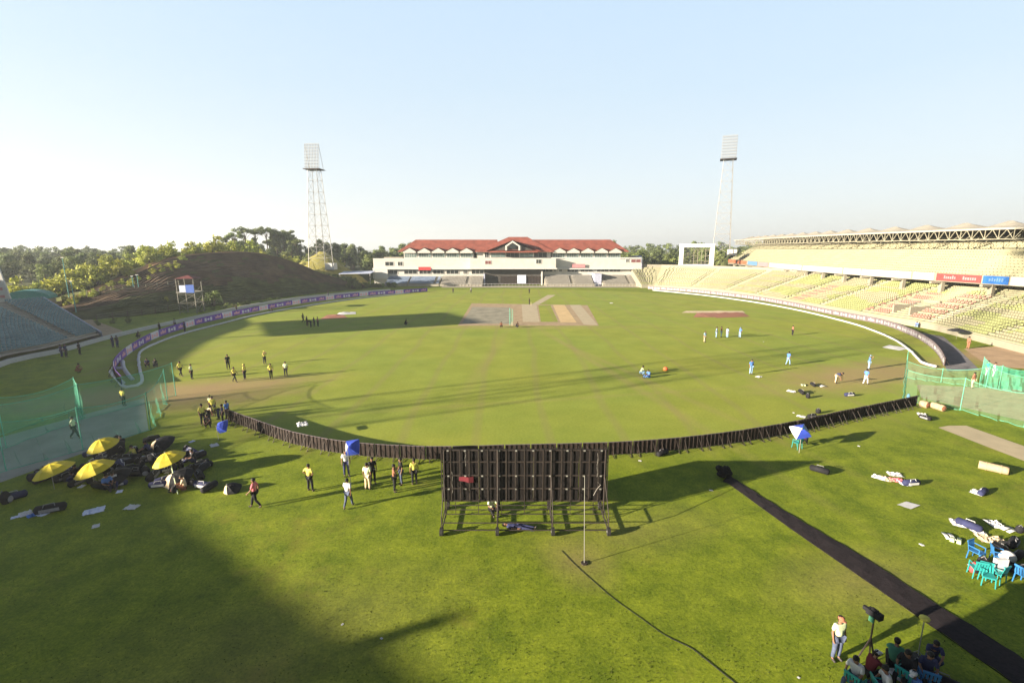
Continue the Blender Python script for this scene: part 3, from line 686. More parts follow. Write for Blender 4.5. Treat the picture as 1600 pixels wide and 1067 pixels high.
# windows of the two lower floors
def win(xa, xb, ya, yb, f, gm='glass_dark', fm='white_paint', mull=2):
    w_ = B(fm); x0, x1, z0_, z1 = X(xa), X(xb), Z(yb), Z(ya); t = .14
    w_.box(x0-t, x1+t, f-.12, f-.02, z1, z1+t).box(x0-t, x1+t, f-.12, f-.02, z0_-t, z0_).box(x0-t, x0, f-.12, f-.02, z0_, z1).box(x1, x1+t, f-.12, f-.02, z0_, z1)
    for k in range(1, mull): xx = x0+(x1-x0)*k/mull; w_.box(xx-.05, xx+.05, f-.1, f-.03, z0_, z1)
    o = w_.build('window', parent=pv); B(gm).box(x0, x1, f-.06, f-.015, z0_, z1).build('pane', parent=o)
for (xa, xb) in ((600, 612.5), (620, 627), ):
    win(xa, xb, 409.5, 415.5, 2.0, 'glass_dark')
win(988, 1003, 405.8, 410.2, 2.0, 'maroon'); win(988, 1003, 419, 425.5, 2.5, 'maroon', mull=3)
win(758.5, 767.5, 407.5, 412.5, -1.5, 'maroon'); win(837.5, 845, 405.5, 411.5, -1.5, 'glass_dark')
win(980, 984, 405, 410, 2.0)
for (xa, xb) in ((600, 618), (629, 649), (653, 671), (675, 692), (696, 715), (723, 729), (736, 755)): win(xa, xb, 422.6, 428.5, 2.5, mull=3)
for (xa, xb) in ((848, 864), (867, 869.5), (875, 879), (888, 905), (909, 928), (935, 953), (955, 972)): win(xa, xb, 420.6, 425, 2.5, mull=3)
# glazed upper storey with small gables
def upper(xa, xb, gx, ridge):
    PB('pavilion_wall', xa, xb, 394, 405.2, 4.2, 18).build('upper_storey', parent=pv)
    W_ = (xb-xa)/5
    for i, g in enumerate(gx):
        win(g-9.3, g+9.3, 396.2, 402.5, 4.2, 'glass_pale', 'white_paint', 5)
        # gable dormer
        x0, x1, xm = X(g-10), X(g+10), X(g); zb0, zm = Z(395.2), Z(387.5)
        d = B('pavilion_wall'); zb0 -= .1; pf = [(x0, 2.1, zb0), (x1, 2.1, zb0), (x1, 2.1, zb0+.6), (xm, 2.1, zm), (x0, 2.1, zb0+.6)]
        d.face(pf).build('gable', parent=pv)
        d = B('red_roof'); ov = .25
        for (xs_, sg) in ((x0-ov, 1), (x1+ov, -1)):
            d.face([(xs_, 1.9, zb0+.62), (xm, 1.9, zm+.14), (xm, 9.0, zm+.14), (xs_, 6.2, zb0+.62)])
        d.build('dormer_roof', parent=pv)
upper(628, 739, (638.5, 661.5, 683.5, 706, 728), 379); upper(864, 973, (874.5, 896.5, 919, 941, 962.5), 376)
def roofprism(x0, x1, yfront, yback, ze, zr, hipL, hipR, yrf, name='roof', m='red_roof'):
    r_ = B(m); ym = yrf
    A_, B_ = (x0, yfront, ze), (x1, yfront, ze); Cc, D_ = (x1, yback, ze), (x0, yback, ze); e, f_ = (x0+hipL, ym, zr), (x1-hipR, ym, zr)
    r_.face([A_, B_, f_, e]); r_.face([Cc, D_, e, f_]); r_.face([D_, A_, e]); r_.face([B_, Cc, f_])
    r_.face([(x0, yfront, ze-.25), (x1, yfront, ze-.25), B_, A_]); r_.m('dark_recess').face([(x0, yfront, ze-.24), (x1, yfront, ze-.24), (x1, yback, ze-.24), (x0, yback, ze-.24)])
    return r_.build(name, parent=pv)
zr1 = Z(378)+1.0
roofprism(X(620), X(778), 2.6, 20, Z(392.6), zr1, 5.5, .5, 11)
roofprism(X(826), X(984), 2.6, 20, Z(392.6), zr1, .5, 5.5, 11)
# centre block
PB('pavilion_wall', 745, 862, 394, 404, 3.8, 20).build('centre_storey', parent=pv)
for (xa, xb, gm) in ((767, 789, 'glass_pale'), (791, 811, 'glass_dark'), (813, 833, 'glass_pale'), (835, 855, 'glass_dark')): win(xa, xb, 395.2, 402.2, 3.8, gm, 'steel', 3)
win(757, 763, 394.6, 402.5, 3.8, 'glass_dark')
zc = Z(373)+.9
roofprism(X(742), X(866), 1.6, 22, Z(393.0), zc, 13.0, 10.0, 12, 'roof')
# front hipped gable with dark openings and small white gable
g = B('red_roof'); xl, xm, xr = X(764), X(801), X(842)
g.face([(xl-1, .4, Z(393.5)), (xm, .4, Z(391)), (xm, 2.0, Z(389)), (xl, 2.0, Z(391))]).face([(xm, .4, Z(391)), (xr+1, .4, Z(393.5)), (xr, 2.0, Z(391)), (xm, 2.0, Z(389))])
g.face([(xl-1, .2, Z(392.5)), (xm, .2, Z(375.5)), (xm, 10, Z(375.5)), (xl-1, 6, Z(392.5))]).face([(xm, .2, Z(375.5)), (xr+1, .2, Z(392.5)), (xr+1, 6, Z(392.5)), (xm, 10, Z(375.5))])
g.build('front_roof', parent=pv)
g = B('dark_recess').face([(xl+2.2, .9, Z(391)), (xm, .9, Z(379)), (xr-2.2, .9, Z(391))]); g.build('opening_shade_face', parent=pv)  # flat dark face, shade of the opening put into the colour
g = B('white_paint'); 
g.face([(X(789), .05, Z(384.5)), (X(801), .05, Z(376.2)), (X(813), .05, Z(384.5)), (X(809), .05, Z(384.5)), (X(801), .05, Z(379)), (X(793), .05, Z(384.5))]); g.box(X(789.5), X(792), .0, .4, Z(391.5), Z(384)); g.box(X(810), X(812.5), 0, .4, Z(391.5), Z(384)); g.build('gable', parent=pv)
B('glass_dark').box(X(797), X(806), .3, .5, Z(388), Z(381)).build('pane', parent=pv)
B('red_roof').box(X(764), X(840), -.6, .6, Z(394.6), Z(392.8)).build('fascia_beam', parent=pv)
# terrace parapets, side wall, plinth
PB('white_paint', 581, 745, 404.0, 405.6, 1.9, 2.3).build('parapet', parent=pv); PB('white_paint', 862, 1004, 402.5, 404.2, 1.9, 2.3).build('parapet', parent=pv)
PB('pale_concrete', 596, 626, 402.2, 404.6, 4, 9).build('roof_box', parent=pv)
sw = B('side_wall'); x0 = X(1004)+.01; sw.add([(x0, 2, 0), (x0+.3, 2, 0), (x0+.3, 20, 0), (x0, 20, 0), (x0, 2, Z(403)), (x0+.3, 2, Z(403)), (x0+4.6, 20, Z(401)), (x0, 20, Z(401))], [(0, 1, 5, 4), (1, 2, 6, 5), (2, 3, 7, 6), (4, 5, 6, 7)]); sw.build('side_wall', parent=pv)  # blue grey puts the shade on this side of the building into its colour
PB('ad_red', 653, 672.5, 417.2, 422.5, .7, .85).build('sign_board', parent=pv); PB('pink_print', 895, 915, 412.8, 418.5, 1.2, 1.35).build('sign_board', parent=pv)
# sightscreen bay under the balcony
PB('dark_recess', 756, 850, 421, 446.8, 2.0, 2.4).build('bay_shade_panel', parent=pv)  # flat dark panel stands for the shade inside the bay
s_ = B('board_back'); s_.box(X(782), X(848), .9, 1.1, .3, Z(432))
for k in range(14): xx = X(782)+k*(X(848)-X(782))/13; s_.m('steel_dark').box(xx-.06, xx+.06, .8, .9, .2, Z(431))
s_.build('sight_screen', parent=pv)
B('bluewhite_sheet').box(X(808.5), X(822), .5, .65, Z(443), Z(430)).build('white_sheet', parent=pv)
PB('side_wall', 755.5, 757.5, 428, 446, -.2, 2).build('pier', parent=pv); PB('white_paint', 846, 848, 424, 446, -.2, 2).build('pier', parent=pv)
# lower seating terraces in front of the pavilion
def pterr(name, xa, xb, mcol, z_top, dep):
    t_ = B('pale_concrete'); s2 = B(mcol); n_ = 9; x0, x1 = X(xa), X(xb)
    for r in range(n_):
        yy = 2.3-dep+dep*r/n_; z = .5+(z_top-.5)*(r+1)/n_
        t_.box(x0, x1, yy, yy+dep/n_-.002, 0, z)
        xx = x0+.4
        while xx < x1-.3:
            if int((xx-x0)/9.5) != int((xx-x0-.9)/9.5): xx += .9; continue
            seat_add(s2, Vector((xx, yy, 0)), Vector((1, 0, 0)), Vector((0, 1, 0)), z); xx += .55
    t_.build(name, parent=pv); o = s2.build('seats', parent=pv); o['kind'] = 'stuff'
pterr('seating_terrace', 605, 640, 'seat_blue', Z(434.5), 8); pterr('seating_terrace', 641, 688, 'seat_blue', Z(434.5), 8); pterr('seating_terrace', 690, 755, 'seat_grey', Z(434), 8)
pterr('seating_terrace', 851, 926, 'seat_grey', Z(432.5), 8); pterr('seating_terrace', 939, 1000, 'seat_grey', Z(432.5), 8)
PB('white_paint', 581, 604, 421.2, 436, 1.0, 2.45).build('wing_wall', parent=pv)
pb_ = B('side_wall'); pb_.box(X(927), X(938), -3.5, 2.2, 0, Z(427)); pb_.build('stair_block', parent=pv)
rl_ = B('white_paint')
for k in range(60): xx = X(690)+k*(X(1000)-X(690))/59; rl_.bar((xx, -6.4, 0), (xx, -6.4, 1.0), .04, n=4)
rl_.bar((X(690), -6.4, 1.0), (X(1000), -6.4, 1.0), .05, n=4); rl_.build('railing', parent=pv)

# awning left of the pavilion
k = empty('awning_shelter', (WX(558, 424, 184), 184, 0), 0, 'pale blue flat awning at the left side of the pavilion', 'awning')
aw = B('awning').add([(-6, -3, 4.7), (6, -3, 4.9), (6, 3, 5.5), (-6, 3, 5.3), (-6, -3, 4.55), (6, -3, 4.75), (6, 3, 5.35), (-6, 3, 5.15)], [(0, 1, 2, 3), (4, 7, 6, 5), (0, 4, 5, 1), (1, 5, 6, 2), (2, 6, 7, 3), (3, 7, 4, 0)]); aw.build('canopy', parent=k)
for (x_, y_) in ((-5.6, -2.7), (5.6, -2.7), (-5.6, 2.7), (5.6, 2.7)): B('steel').bar((x_, y_, 0), (x_, y_, 4.7), .09).build('post', parent=k)

# ------------------------------------------------------------------ floodlight towers
def floodlight(px, topy, boty, Y, label, head_w, rzz=0.0, loc=None, H0=None):
    if loc is None: x = WX(px, 400, Y); zb0 = HZ(boty, Y); zt = HZ(topy, Y); loc = (x, Y, zb0); Ht = zt-zb0
    else: Ht = H0
    e = empty('floodlight_tower', loc, rzz, label, 'floodlight', 'floodlight towers around the stadium')
    hh = 9.0; tb = Ht-hh; wb_, wt = 3.4, 1.7
    cs = [(-1, -1), (1, -1), (1, 1), (-1, 1)]
    for (a, c) in cs: B('tower_steel').bar((a*wb_, c*wb_, -.4), (a*wt, c*wt, tb), 0.14, .10, n=6).build('leg', parent=e)
    br = B('tower_steel'); nb = 9
    for k_ in range(nb):
        z0_, z1_ = tb*k_/nb, tb*(k_+1)/nb; w0, w1 = wb_+(wt-wb_)*k_/nb, wb_+(wt-wb_)*(k_+1)/nb
        for i in range(4):
            (a, c), (a2, c2) = cs[i], cs[(i+1) % 4]
            br.bar((a*w0, c*w0, z0_), (a2*w1, c2*w1, z1_), .045, n=4); br.bar((a2*w0, c2*w0, z0_), (a*w1, c*w1, z1_), .045, n=4); br.bar((a*w1, c*w1, z1_), (a2*w1, c2*w1, z1_), .07, n=4)
    br.build('bracing', parent=e)
    pl = B('steel_dark').box(-head_w/2-.4, head_w/2+.4, -2.6, 2.6, tb-.25, tb); pl.build('platform', parent=e)
    fr_ = B('tower_steel'); n_c = 9; n_r = 8
    for i in range(n_c+1): x_ = -head_w/2+head_w*i/n_c; fr_.bar((x_, -1.6, tb), (x_, -.6, Ht), .09, n=4)
    for j in range(n_r+1): u = j/n_r; fr_.bar((-head_w/2, -1.6+u, tb+hh*u), (head_w/2, -1.6+u, tb+hh*u), .06, n=4)
    for i in (0, n_c): x_ = -head_w/2+head_w*i/n_c; fr_.bar((x_, 1.8, tb), (x_, -.6, Ht-.5), .08, n=4)
    fr_.build('lamp_frame', parent=e)
    lm = None
    for i in range(n_c):
        for j in range(n_r):
            x_ = -head_w/2+head_w*(i+.5)/n_c; u = (j+.5)/n_r; p = (x_, -1.75+u, tb+hh*u)
            if lm is None:
                l_ = B('tower_steel'); l_.bar((0, 0, 0), (0, -.35, -.05), .08, .22, n=10, cap=False); l_.m('lamp_glass').bar((0, -.33, -.05), (0, -.36, -.05), .21, .21, n=10); lm = l_.build('lamp', parent=e); lm.location = p
            else: c_ = lm.copy(); col.objects.link(c_); c_.parent = e; c_.location = p
    bx = B('white_paint').box(wb_-1, wb_+2.6, -2, 1, -.3, 2.2); bx.build('control_box', parent=e)
    return e
floodlight(501, 225, 420, 190, 'tall lattice floodlight tower on the grass hill left of the pavilion', 5.4, R(-6))
floodlight(1126, 212, 398, 205, 'tall lattice floodlight tower behind the right stand', 5.4, R(-22))
floodlight(0, 0, 0, 0, 'lattice floodlight tower beyond the left edge, its long shadow crossing the field', 7.5, R(60), loc=(-96, 5, 0), H0=68)

# ------------------------------------------------------------------ buildings outside the frame that shade the field
g1 = empty('side_grandstand', (-85, 25, 0), 0, 'tall shading grandstand outside the left edge of the photo', 'grandstand')
SHD = Vector((math.cos(R(SUN_AZ)), math.sin(R(SUN_AZ)), 0))*(12.2/math.tan(R(SUN_EL)))
P_ = [Vector(p)-SHD for p in [(14, -8, 0)]+gp((670, 1062), (600, 1022), (525, 976), (425, 907), (350, 846), (283, 800), (296, 760), (288, 715), (245, 668), (236, 625), (266, 583), (316, 540), (354, 522), (395, 506))]+[Vector((-60, 104, 0))-SHD, Vector((-67, 118, 0))-SHD]
SHD = None; P_ = resample(P_, 2.5)
Q_ = offset_pts(P_, 9, Vector((0, 100, 0))); b = B('cream_wall')
for i in range(len(P_)-1):
    for (u, v) in ((P_[i], P_[i+1]), (Q_[i], Q_[i+1])): b.face([(u.x, u.y, 0), (v.x, v.y, 0), (v.x, v.y, 12.2), (u.x, u.y, 12.2)])
rel(b, g1, 'wall'); b = B('pale_concrete')
for i in range(len(P_)-1): b.face([(P_[i].x, P_[i].y, 12.2), (P_[i+1].x, P_[i+1].y, 12.2), (Q_[i+1].x, Q_[i+1].y, 13.0), (Q_[i].x, Q_[i].y, 13.0)]); b.face([(Q_[i].x, Q_[i].y, 12.2), (Q_[i+1].x, Q_[i+1].y, 12.2), (Q_[i+1].x, Q_[i+1].y, 13.0), (Q_[i].x, Q_[i].y, 13.0)])
rel(b, g1, 'roof')
vp = G(575, 1004)-Vector((math.cos(R(SUN_AZ)), math.sin(R(SUN_AZ)), 0))*(12.2/math.tan(R(SUN_EL))); rel(B('cream_wall').box(vp.x-.2, vp.x+.2, vp.y-.25, vp.y+.25, 12.1, 12.95), g1, 'shadow_finger_box')  # small box added on the roof edge to cast the narrow shadow finger
g2 = empty('scoreboard', (-96, 61.5, 0), R(SUN_AZ-90+8), 'big scoreboard on posts outside the left edge, shading a block of the outfield', 'scoreboard')
B('dark_recess').box(-9, 9, -.4, .4, 12.6, 20.8).build('panel', parent=g2)
for x_ in (-7, 0, 7): B('steel').bar((x_, 0, 0), (x_, 0, 12.6), .3).build('post', parent=g2)
g4 = empty('grandstand', (60, -14, 0), 0, 'plain tall grandstand block behind the camera, added unseen to cut sky light', 'grandstand')  # dark unseen block, added to keep sky light off the shadows
B('dark_recess').box(-56, 70, -6, 5, 0, 24).build('wall', parent=g4); B('roof_under').box(-56, 70, -6, 9, 24, 24.5).build('roof', parent=g4)
ta = R(SUN_AZ); ux, uy = math.cos(ta), math.sin(ta)
g3 = empty('raised_shade_box', (-9.6, -4.4, 0), ta, 'unseen raised box beside the camera, added to shade the lower right ground', 'platform')  # box on legs added out of view to cast the lower right shade
B('cream_wall').box(-3, 1.5, -14, 8.2, 6.2, 11.2).build('box', parent=g3)
for (x_, y_) in ((-2.6, -13), (-2.6, 7.8), (1.2, -13), (1.2, 7.8)): B('steel').bar((x_, y_, 0), (x_, y_, 6.2), .15).build('post', parent=g3)

# ------------------------------------------------------------------ boundary boards and rope
def board_proto(face_m, back_m, w_, h_, mark=None, tilt=.0, label=None, grp=None, cat='advertising board', full=True):
    e = empty('advertising_board', (0, 0, 0), 0, label, cat, grp)      # faces local -Y
    B(face_m).box(-w_/2+.02, w_/2-.02, 0, .04, .05, h_).build('panel', parent=e)
    if back_m:
        bk = B(back_m).box(-w_/2+.03, w_/2-.03, .045, .07, .08, h_-.03); nst = int(w_/.34)
        for k_ in range(nst+1): x_ = -w_/2+.06+k_*(w_-.12)/nst; bk.box(x_-.02, x_+.02, .07, .12, .05, h_-.01)
        bk.build('back_frame', parent=e)
        for x_ in (-w_/2+.3, w_/2-.3): br = B('steel_dark'); br.bar((x_, .1, h_*.8), (x_+random.uniform(-.05, .05), .62, 0), .022, n=4).bar((x_, .1, .06), (x_, .62, .03), .02, n=4); br.build('brace', parent=e)
    if mark:
        mk = B(mark[0])
        if mark[1] == 'word':
            x_ = -w_*.3
            while x_ < w_*.3:
                q_ = random.uniform(.14, .24); mk.box(x_, x_+q_, -.012, 0, h_*.3, h_*random.choice((.62, .62, .78))); x_ += q_+.07
        else:
            for k_ in range(3): mk.box(-w_*.42+k_*w_*.29, -w_*.42+k_*w_*.29+w_*.2, -.012, 0, h_*(.22+.1*(k_ % 2)), h_*(.62+.12*((k_+1) % 2)))
        mk.build('print', parent=e)
    return e
def lay_boards(P, protos, face_in=True, cen=Vector((0, 100, 0)), jit=.0, labels=None, used=set()):
    for i in range(len(P)-1):
        a, c = P[i], P[i+1]; mid = (a+c)/2; t = (c-a).normalized(); nr = Vector((-t.y, t.x, 0))
        if nr.dot(cen-Vector((mid.x, mid.y, 0))) < 0: nr = -nr
        rz = math.atan2(nr.y, nr.x)+math.pi/2       # local -Y looks to the field
        pr = protos[i % len(protos)]; loc = (mid.x, mid.y, .0); rz += random.uniform(-jit, jit)
        if pr.name not in used: used.add(pr.name); KIDS[pr.name] = [(c_, list(c_.children)) for c_ in pr.children]; pr.location = loc; pr.rotation_euler.z = rz
        else: copy_tree(pr, loc, rz)
FB = resample([Vector((p.x, p.y, 0)) for p in gp((358, 657), (400, 673), (450, 691), (500, 703), (560, 712), (620, 716), (690, 718), (800, 715), (950, 711), (1040, 705), (1120, 696), (1180, 687), (1240, 676), (1300, 662), (1360, 649), (1430, 634))], 1.75)
fp = [board_proto('board_face', 'board_back', 1.75, .98, ('ad_white', 'word'), label='dark backed advertising board in the near row behind the sight screen', grp='advertising boards in the near boundary row') for _ in range(3)]
lay_boards(FB, fp, jit=.03)
LB = resample([Vector((p.x, p.y, 0)) for p in gp((668, 455.5), (620, 459), (560, 463.5), (480, 473), (400, 487), (330, 502), (280, 516), (240, 530.5), (210, 548), (190, 564), (180, 578), (182, 592), (192, 604))], 3.0)
lp1 = board_proto('purple', 'board_back', 3.0, 1.15, ('pink_print_for_shade', 'word'), label='purple advertising board with a pink wordmark on the left boundary', grp='purple boards with pink print')
lp2 = board_proto('purple', 'board_back', 3.0, 1.15, ('pale_print_for_shade', 'blocks'), label='purple advertising board with pale blocks on the left boundary', grp='purple boards with pale print')
lp3 = board_proto('pale_print_for_shade', 'board_back', 3.0, 1.15, ('pink_print_for_shade', 'blocks'), label='pale advertising board with pink blocks on the left boundary', grp='pale boards with pink print')
lay_boards(LB, [lp1, lp2, lp1, lp3])
RB = resample([Vector((p.x, p.y, 0)) for p in gp((1012, 452), (1080, 457), (1168, 467), (1230, 477.5), (1280, 488), (1330, 498), (1379, 508), (1422, 524), (1450, 540), (1466, 556), (1474, 572))], 2.4)
rp1 = board_proto('board_face', 'board_back', 2.4, 1.1, ('pale_print', 'blocks'), label='greyish pink advertising board curving along the right boundary', grp='boards along the right boundary')
rp2 = board_proto('board_face', 'board_back', 2.4, 1.1, ('ad_white', 'word'), label='greyish advertising board with white wordmark on the right boundary', grp='right boundary boards with white wordmark')
lay_boards(RB, [rp1, rp1, rp2, rp1])
def rope(name, px, r, label, z=.12, wob=0.0):
    P = resample([Vector((p.x, p.y, z)) for p in gp(*px)], 1.0)
    P = [p+Vector((random.uniform(-wob, wob), random.uniform(-wob, wob), 0)) for p in P]
    b = B('foam_white'); b.tube(P, r, 6); o = b.build(name, smooth=True); tag(o, label, 'boundary rope'); return o
rope('boundary_rope', ((1020, 454), (1100, 462), (1180, 473), (1250, 486), (1310, 500.5), (1350, 512), (1394, 530), (1422, 549), (1440, 567), (1462, 574)), .16, 'thick white rope curving round the right side of the field', wob=.05)
rope('boundary_rope', ((640, 458.5), (560, 467), (480, 478.5), (400, 493), (340, 508), (290, 521), (250, 535), (222, 549), (217, 560), (219, 580), (222, 599), (205, 606), (192, 604), (180, 590)), .16, 'thick white rope round the left side of the field ending in a hook', wob=.05)
rope('boundary_rope', ((192, 566), (193, 575), (200, 586), (207, 594)), .22, 'short loose length of white rope inside the left hook')
rope('boundary_rope', ((176, 577), (186, 577), (193, 577)), .2, 'shortest crosswise length of white rope by the left boards')
rope('boundary_rope', ((174, 582), (182, 592), (192, 600)), .25, 'white rope piece lying along the end of the purple boards')

# ------------------------------------------------------------------ sight screen on its wheeled scaffold
ss = empty('sight_screen', (.65, 23.3, 0), 0, 'big black slatted sight screen on a wheeled steel scaffold in the foreground', 'sight screen')
W2 = 4.3; ZB, ZT = .98, 3.86
pan = MB()
ncol = 18
for i in range(ncol):
    x0 = -W2+.05+i*(2*W2-.1)/ncol; x1 = x0+(2*W2-.1)/ncol+(.03 if i not in (3, 9, 14) else -.02)
    pan.m('black_cloth').box(x0, x1, .0+.02*(i % 2), .035+.02*(i % 2), ZB+random.uniform(-.03, .02), ZT+random.uniform(-.015, .015))
pan.build('cloth_slats', parent=ss)
f_ = B('steel_dark')
for z in (ZB+.02, ZB+.72, ZB+1.45, ZB+2.2, ZT-.04): f_.box(-W2, W2, -.07, -.02, z-.03, z+.03)
for i in range(19): x_ = -W2+i*2*W2/18; f_.box(x_-.025, x_+.025, -.10, -.072, ZB, ZT)
f_.build('rail', parent=ss)
for i in range(10):
    for z in (ZB+.72, ZB+1.45, ZT-.04): x_ = -W2+.35+i*2*(W2-.35)/9; B('steel').box(x_-.05, x_+.05, -.125, -.10, z-.035, z+.035).build('clamp', parent=ss)
for x_ in (-4.15, -1.38, 1.38, 4.15):
    f_ = B('steel_dark')
    f_.bar((x_, -.13, .1), (x_, -.13, ZT+.02), .035).bar((x_, -1.5, .15), (x_, -1.5, .95), .03).bar((x_, -1.5, .95), (x_, -.14, 2.4), .025).bar((x_, 1.0, .12), (x_, -.13, 2.6), .03).bar((x_, -1.5, .2), (x_, 1.0, .2), .035).bar((x_, -1.5, .6), (x_, -.14, .6), .025)
    f_.build('support_frame', parent=ss)
    for y_ in (-1.5, 1.0):
        wh = B('rubber').bar((x_-.08, y_-.1, .21), (x_+.08, y_-.1, .21), .21, n=14); wh.m('steel').bar((x_-.09, y_-.1, .21), (x_+.09, y_-.1, .21), .06, n=8); wh.build('wheel', parent=ss)
f_ = B('steel_dark')
for z in (.30, .55, .80): f_.bar((-4.15, -.15, z), (4.15, -.15, z), .025, n=5)
for z in (.22, .62): f_.bar((-4.15, -1.5, z), (4.15, -1.5, z), .028, n=5)
for k in range(7): x_ = -3.6+k*1.2; f_.bar((x_, -.15, .3), (x_, -.15, ZB), .02, n=4)
f_.build('cross_rail', parent=ss)
f_ = B('seat_grey')
for (x_, z0_, z1_) in ((-3.75, 1.5, 2.7), (3.75, 2.4, 3.7), (-3.05, 3.0, 3.8)):
    P = [(x_+.02*math.sin(k*1.3), -.14, z0_+(z1_-z0_)*k/8) for k in range(9)]; f_.tube(P, .008, 4)
f_.tube([(3.6, -.14, 1.35), (3.75, -.15, 1.7), (3.95, -.14, 1.95), (3.8, -.15, 2.1)], .013, 4); f_.build('rope', parent=ss)
o = B('fabric_maroon'); o.add([(-3.4+.25*i, -.11-.03*((i*7) % 3), 2.38+.03*(i % 2)-.22*j-.04*i*j) for j in range(2) for i in range(4)], [(0, 1, 5, 4), (1, 2, 6, 5), (2, 3, 7, 6)]); o = o.build('red_cloth')
o.location = (.65, 23.3, 0); tag(o, 'faded red cloth hanging on the left part of the black sight screen', 'cloth')

# pole, guy wires and cable in front of the screen
k = empty('marker_pole', tuple(G(913, 880)), 0, 'thin pale upright pole standing on the grass before the sight screen', 'pole')
B('steel').bar((0, 0, 0), (-.10, .05, 4.25), .019, .013, n=8).build('pole', parent=k)
B('steel_dark').bar((0, 0, .0), (0, 0, .05), .16, n=8).build('base_plate', parent=k)
P = resample([Vector((p.x+random.uniform(-.03, .03), p.y, .011)) for p in gp((878, 860), (900, 884), (925, 905), (960, 935), (1000, 965), (1040, 992), (1080, 1012), (1100, 1028), (1150, 1067), (1200, 1110))], .25)
tag(B('rubber').tube(P, [0.009 if i < 25 else .014 for i in range(len(P))], 5).build('cable'), 'black cable snaking over the grass from the thin pole to the bottom edge', 'cable')
# dark carpet strip with rolled end
Lc = resample([G(*p) for p in ((1129, 752), (1140, 757), (1230, 822), (1350, 905), (1465, 985), (1580, 1065), (1680, 1140))], .5); Rc = resample([G(*p) for p in ((1141, 742), (1147, 748), (1240, 807), (1350, 871), (1450, 936), (1550, 998), (1680, 1085))], .5)
q = min(len(Lc), len(Rc)); b = B('black_mat')
def evn(P, n_):
    L = cumlen(P); return [seg_at(P, L, L[-1]*k_/(n_-1))[0] for k_ in range(n_)]
Lc, Rc = evn(Lc, 40), evn(Rc, 40); 
def cz(i, s_): return .035+.022*noise.noise(Vector((i*.8, s_*1.3, 4)))+.010*math.sin(i*1.7+s_)
for i in range(39):
    for j in range(3):
        u0, u1 = j/3, (j+1)/3
        def cp(ii, u): p = Lc[ii].lerp(Rc[ii], u+.03*math.sin(ii*1.9+u*4)); return (p.x, p.y, cz(ii, u*5)+.02*math.sin(u*3.14))
        b.face([cp(i, u0), cp(i, u1), cp(i+1, u1), cp(i+1, u0)])
    for PP in (Lc, Rc): b.face([(PP[i].x, PP[i].y, 0), (PP[i+1].x, PP[i+1].y, 0), (PP[i+1].x, PP[i+1].y, .03), (PP[i].x, PP[i].y, .03)])
tag(b.build('carpet_strip', smooth=True), 'long black matting strip running from the field towards the bottom right corner', 'matting')
g = G(1131, 746); b = B('black_cloth')
for k_ in range(6): b.blob((g.x+random.uniform(-.3, .3), g.y+random.uniform(-.3, .3), .2+.06*k_), .38-.03*k_, .3, .2, 9, 6, .12)
tag(b.build('matting_bundle'), 'bunched black matting heap at the far end of the black strip', 'bundle')

# ------------------------------------------------------------------ practice nets
def netpanel(e, P, zt, m, sag=.25, name='net', zb=.05, n=14):
    b = B(m); pts = []
    P = [Vector(p) for p in P]
    for k_ in range(len(P)-1):
        for i in range(n):
            pts.append((P[k_].lerp(P[k_+1], i/n), i/n, zt[k_]+(zt[k_+1]-zt[k_])*i/n))
    pts.append((P[-1], 1, zt[-1])); nz = 5
    grid = []
    for (p, u, z) in pts:
        s_ = sag*4*u*(1-u); row = []
        for j in range(nz+1):
            v = j/nz; wv_ = (.22*math.sin(u*19+v*3)+.12*math.sin(u*41+v*7))*(1.05-v)
            row.append(Vector((p.x+wv_*.5, p.y+wv_, zb+(z-s_-zb)*v)))
        grid.append(row)
    for i in range(len(grid)-1):
        for j in range(nz): b.face([grid[i][j], grid[i+1][j], grid[i+1][j+1], grid[i][j+1]])
    rel(b, e, name, smooth=True)
    r_ = B('net_rope'); r_.tube([g_[-1] for g_ in grid], .022, 5); r_.tube([g_[0] for g_ in grid], .02, 4); rel(r_, e, 'edge_rope')
    for k_, p in enumerate(P): rel(B('net_rope').bar((p.x, p.y, 0), (p.x, p.y, zt[k_]+.1), .032), e, 'post')
n1 = empty('practice_net', tuple(G(120, 705)), 0, 'nearest long green practice net on the left above the yellow umbrellas', 'practice net', 'green practice nets')
netpanel(n1, [G(-90, 775), G(10, 736), G(130, 703), G(236, 672)], [3.3, 3.3, 3.1, 3.0], 'net_green')
netpanel(n1, [G(236, 672), G(262, 625)], [3.0, 2.9], 'net_green', .3)
n2 = empty('practice_net', tuple(G(130, 650)), 0, 'middle green practice net on the left reaching the white rope hook', 'practice net', 'green practice nets')
netpanel(n2, [G(-90, 735), G(10, 700), G(130, 655), G(275, 618)], [3.2, 3.2, 3.0, 3.2], 'net_green')
n3 = empty('practice_net', tuple(G(60, 660)), 0, 'farthest green practice net on the left with one tall corner post', 'practice net', 'green practice nets')
netpanel(n3, [G(-90, 715), G(0, 680), G(123, 640)], [3.0, 3.0, 2.9], 'net_green', .5)
netpanel(n3, [G(123, 640), G(130, 655)], [2.9, 2.9], 'net_green', .1)
n4 = empty('practice_net', tuple(G(1500, 640)), 0, 'near pale green practice net on the right beside the end of the board row', 'practice net', 'green practice nets')
netpanel(n4, [G(1411, 625), G(1500, 641), G(1600, 668), G(1690, 692)], [2.9, 2.9, 2.8, 2.8], 'net_pale')
netpanel(n4, [G(1411, 625), G(1413, 590)], [2.9, 2.9], 'net_pale')
n5 = empty('practice_net', tuple(G(1540, 605)), 0, 'far green practice net on the right with two tall white topped posts', 'practice net', 'green practice nets')
netpanel(n5, [G(1413, 590), G(1470, 598), G(1540, 606), G(1620, 618), G(1700, 628)], [1.9, 1.5, 2.2, 1.6, 1.9], 'net_pale', .2)
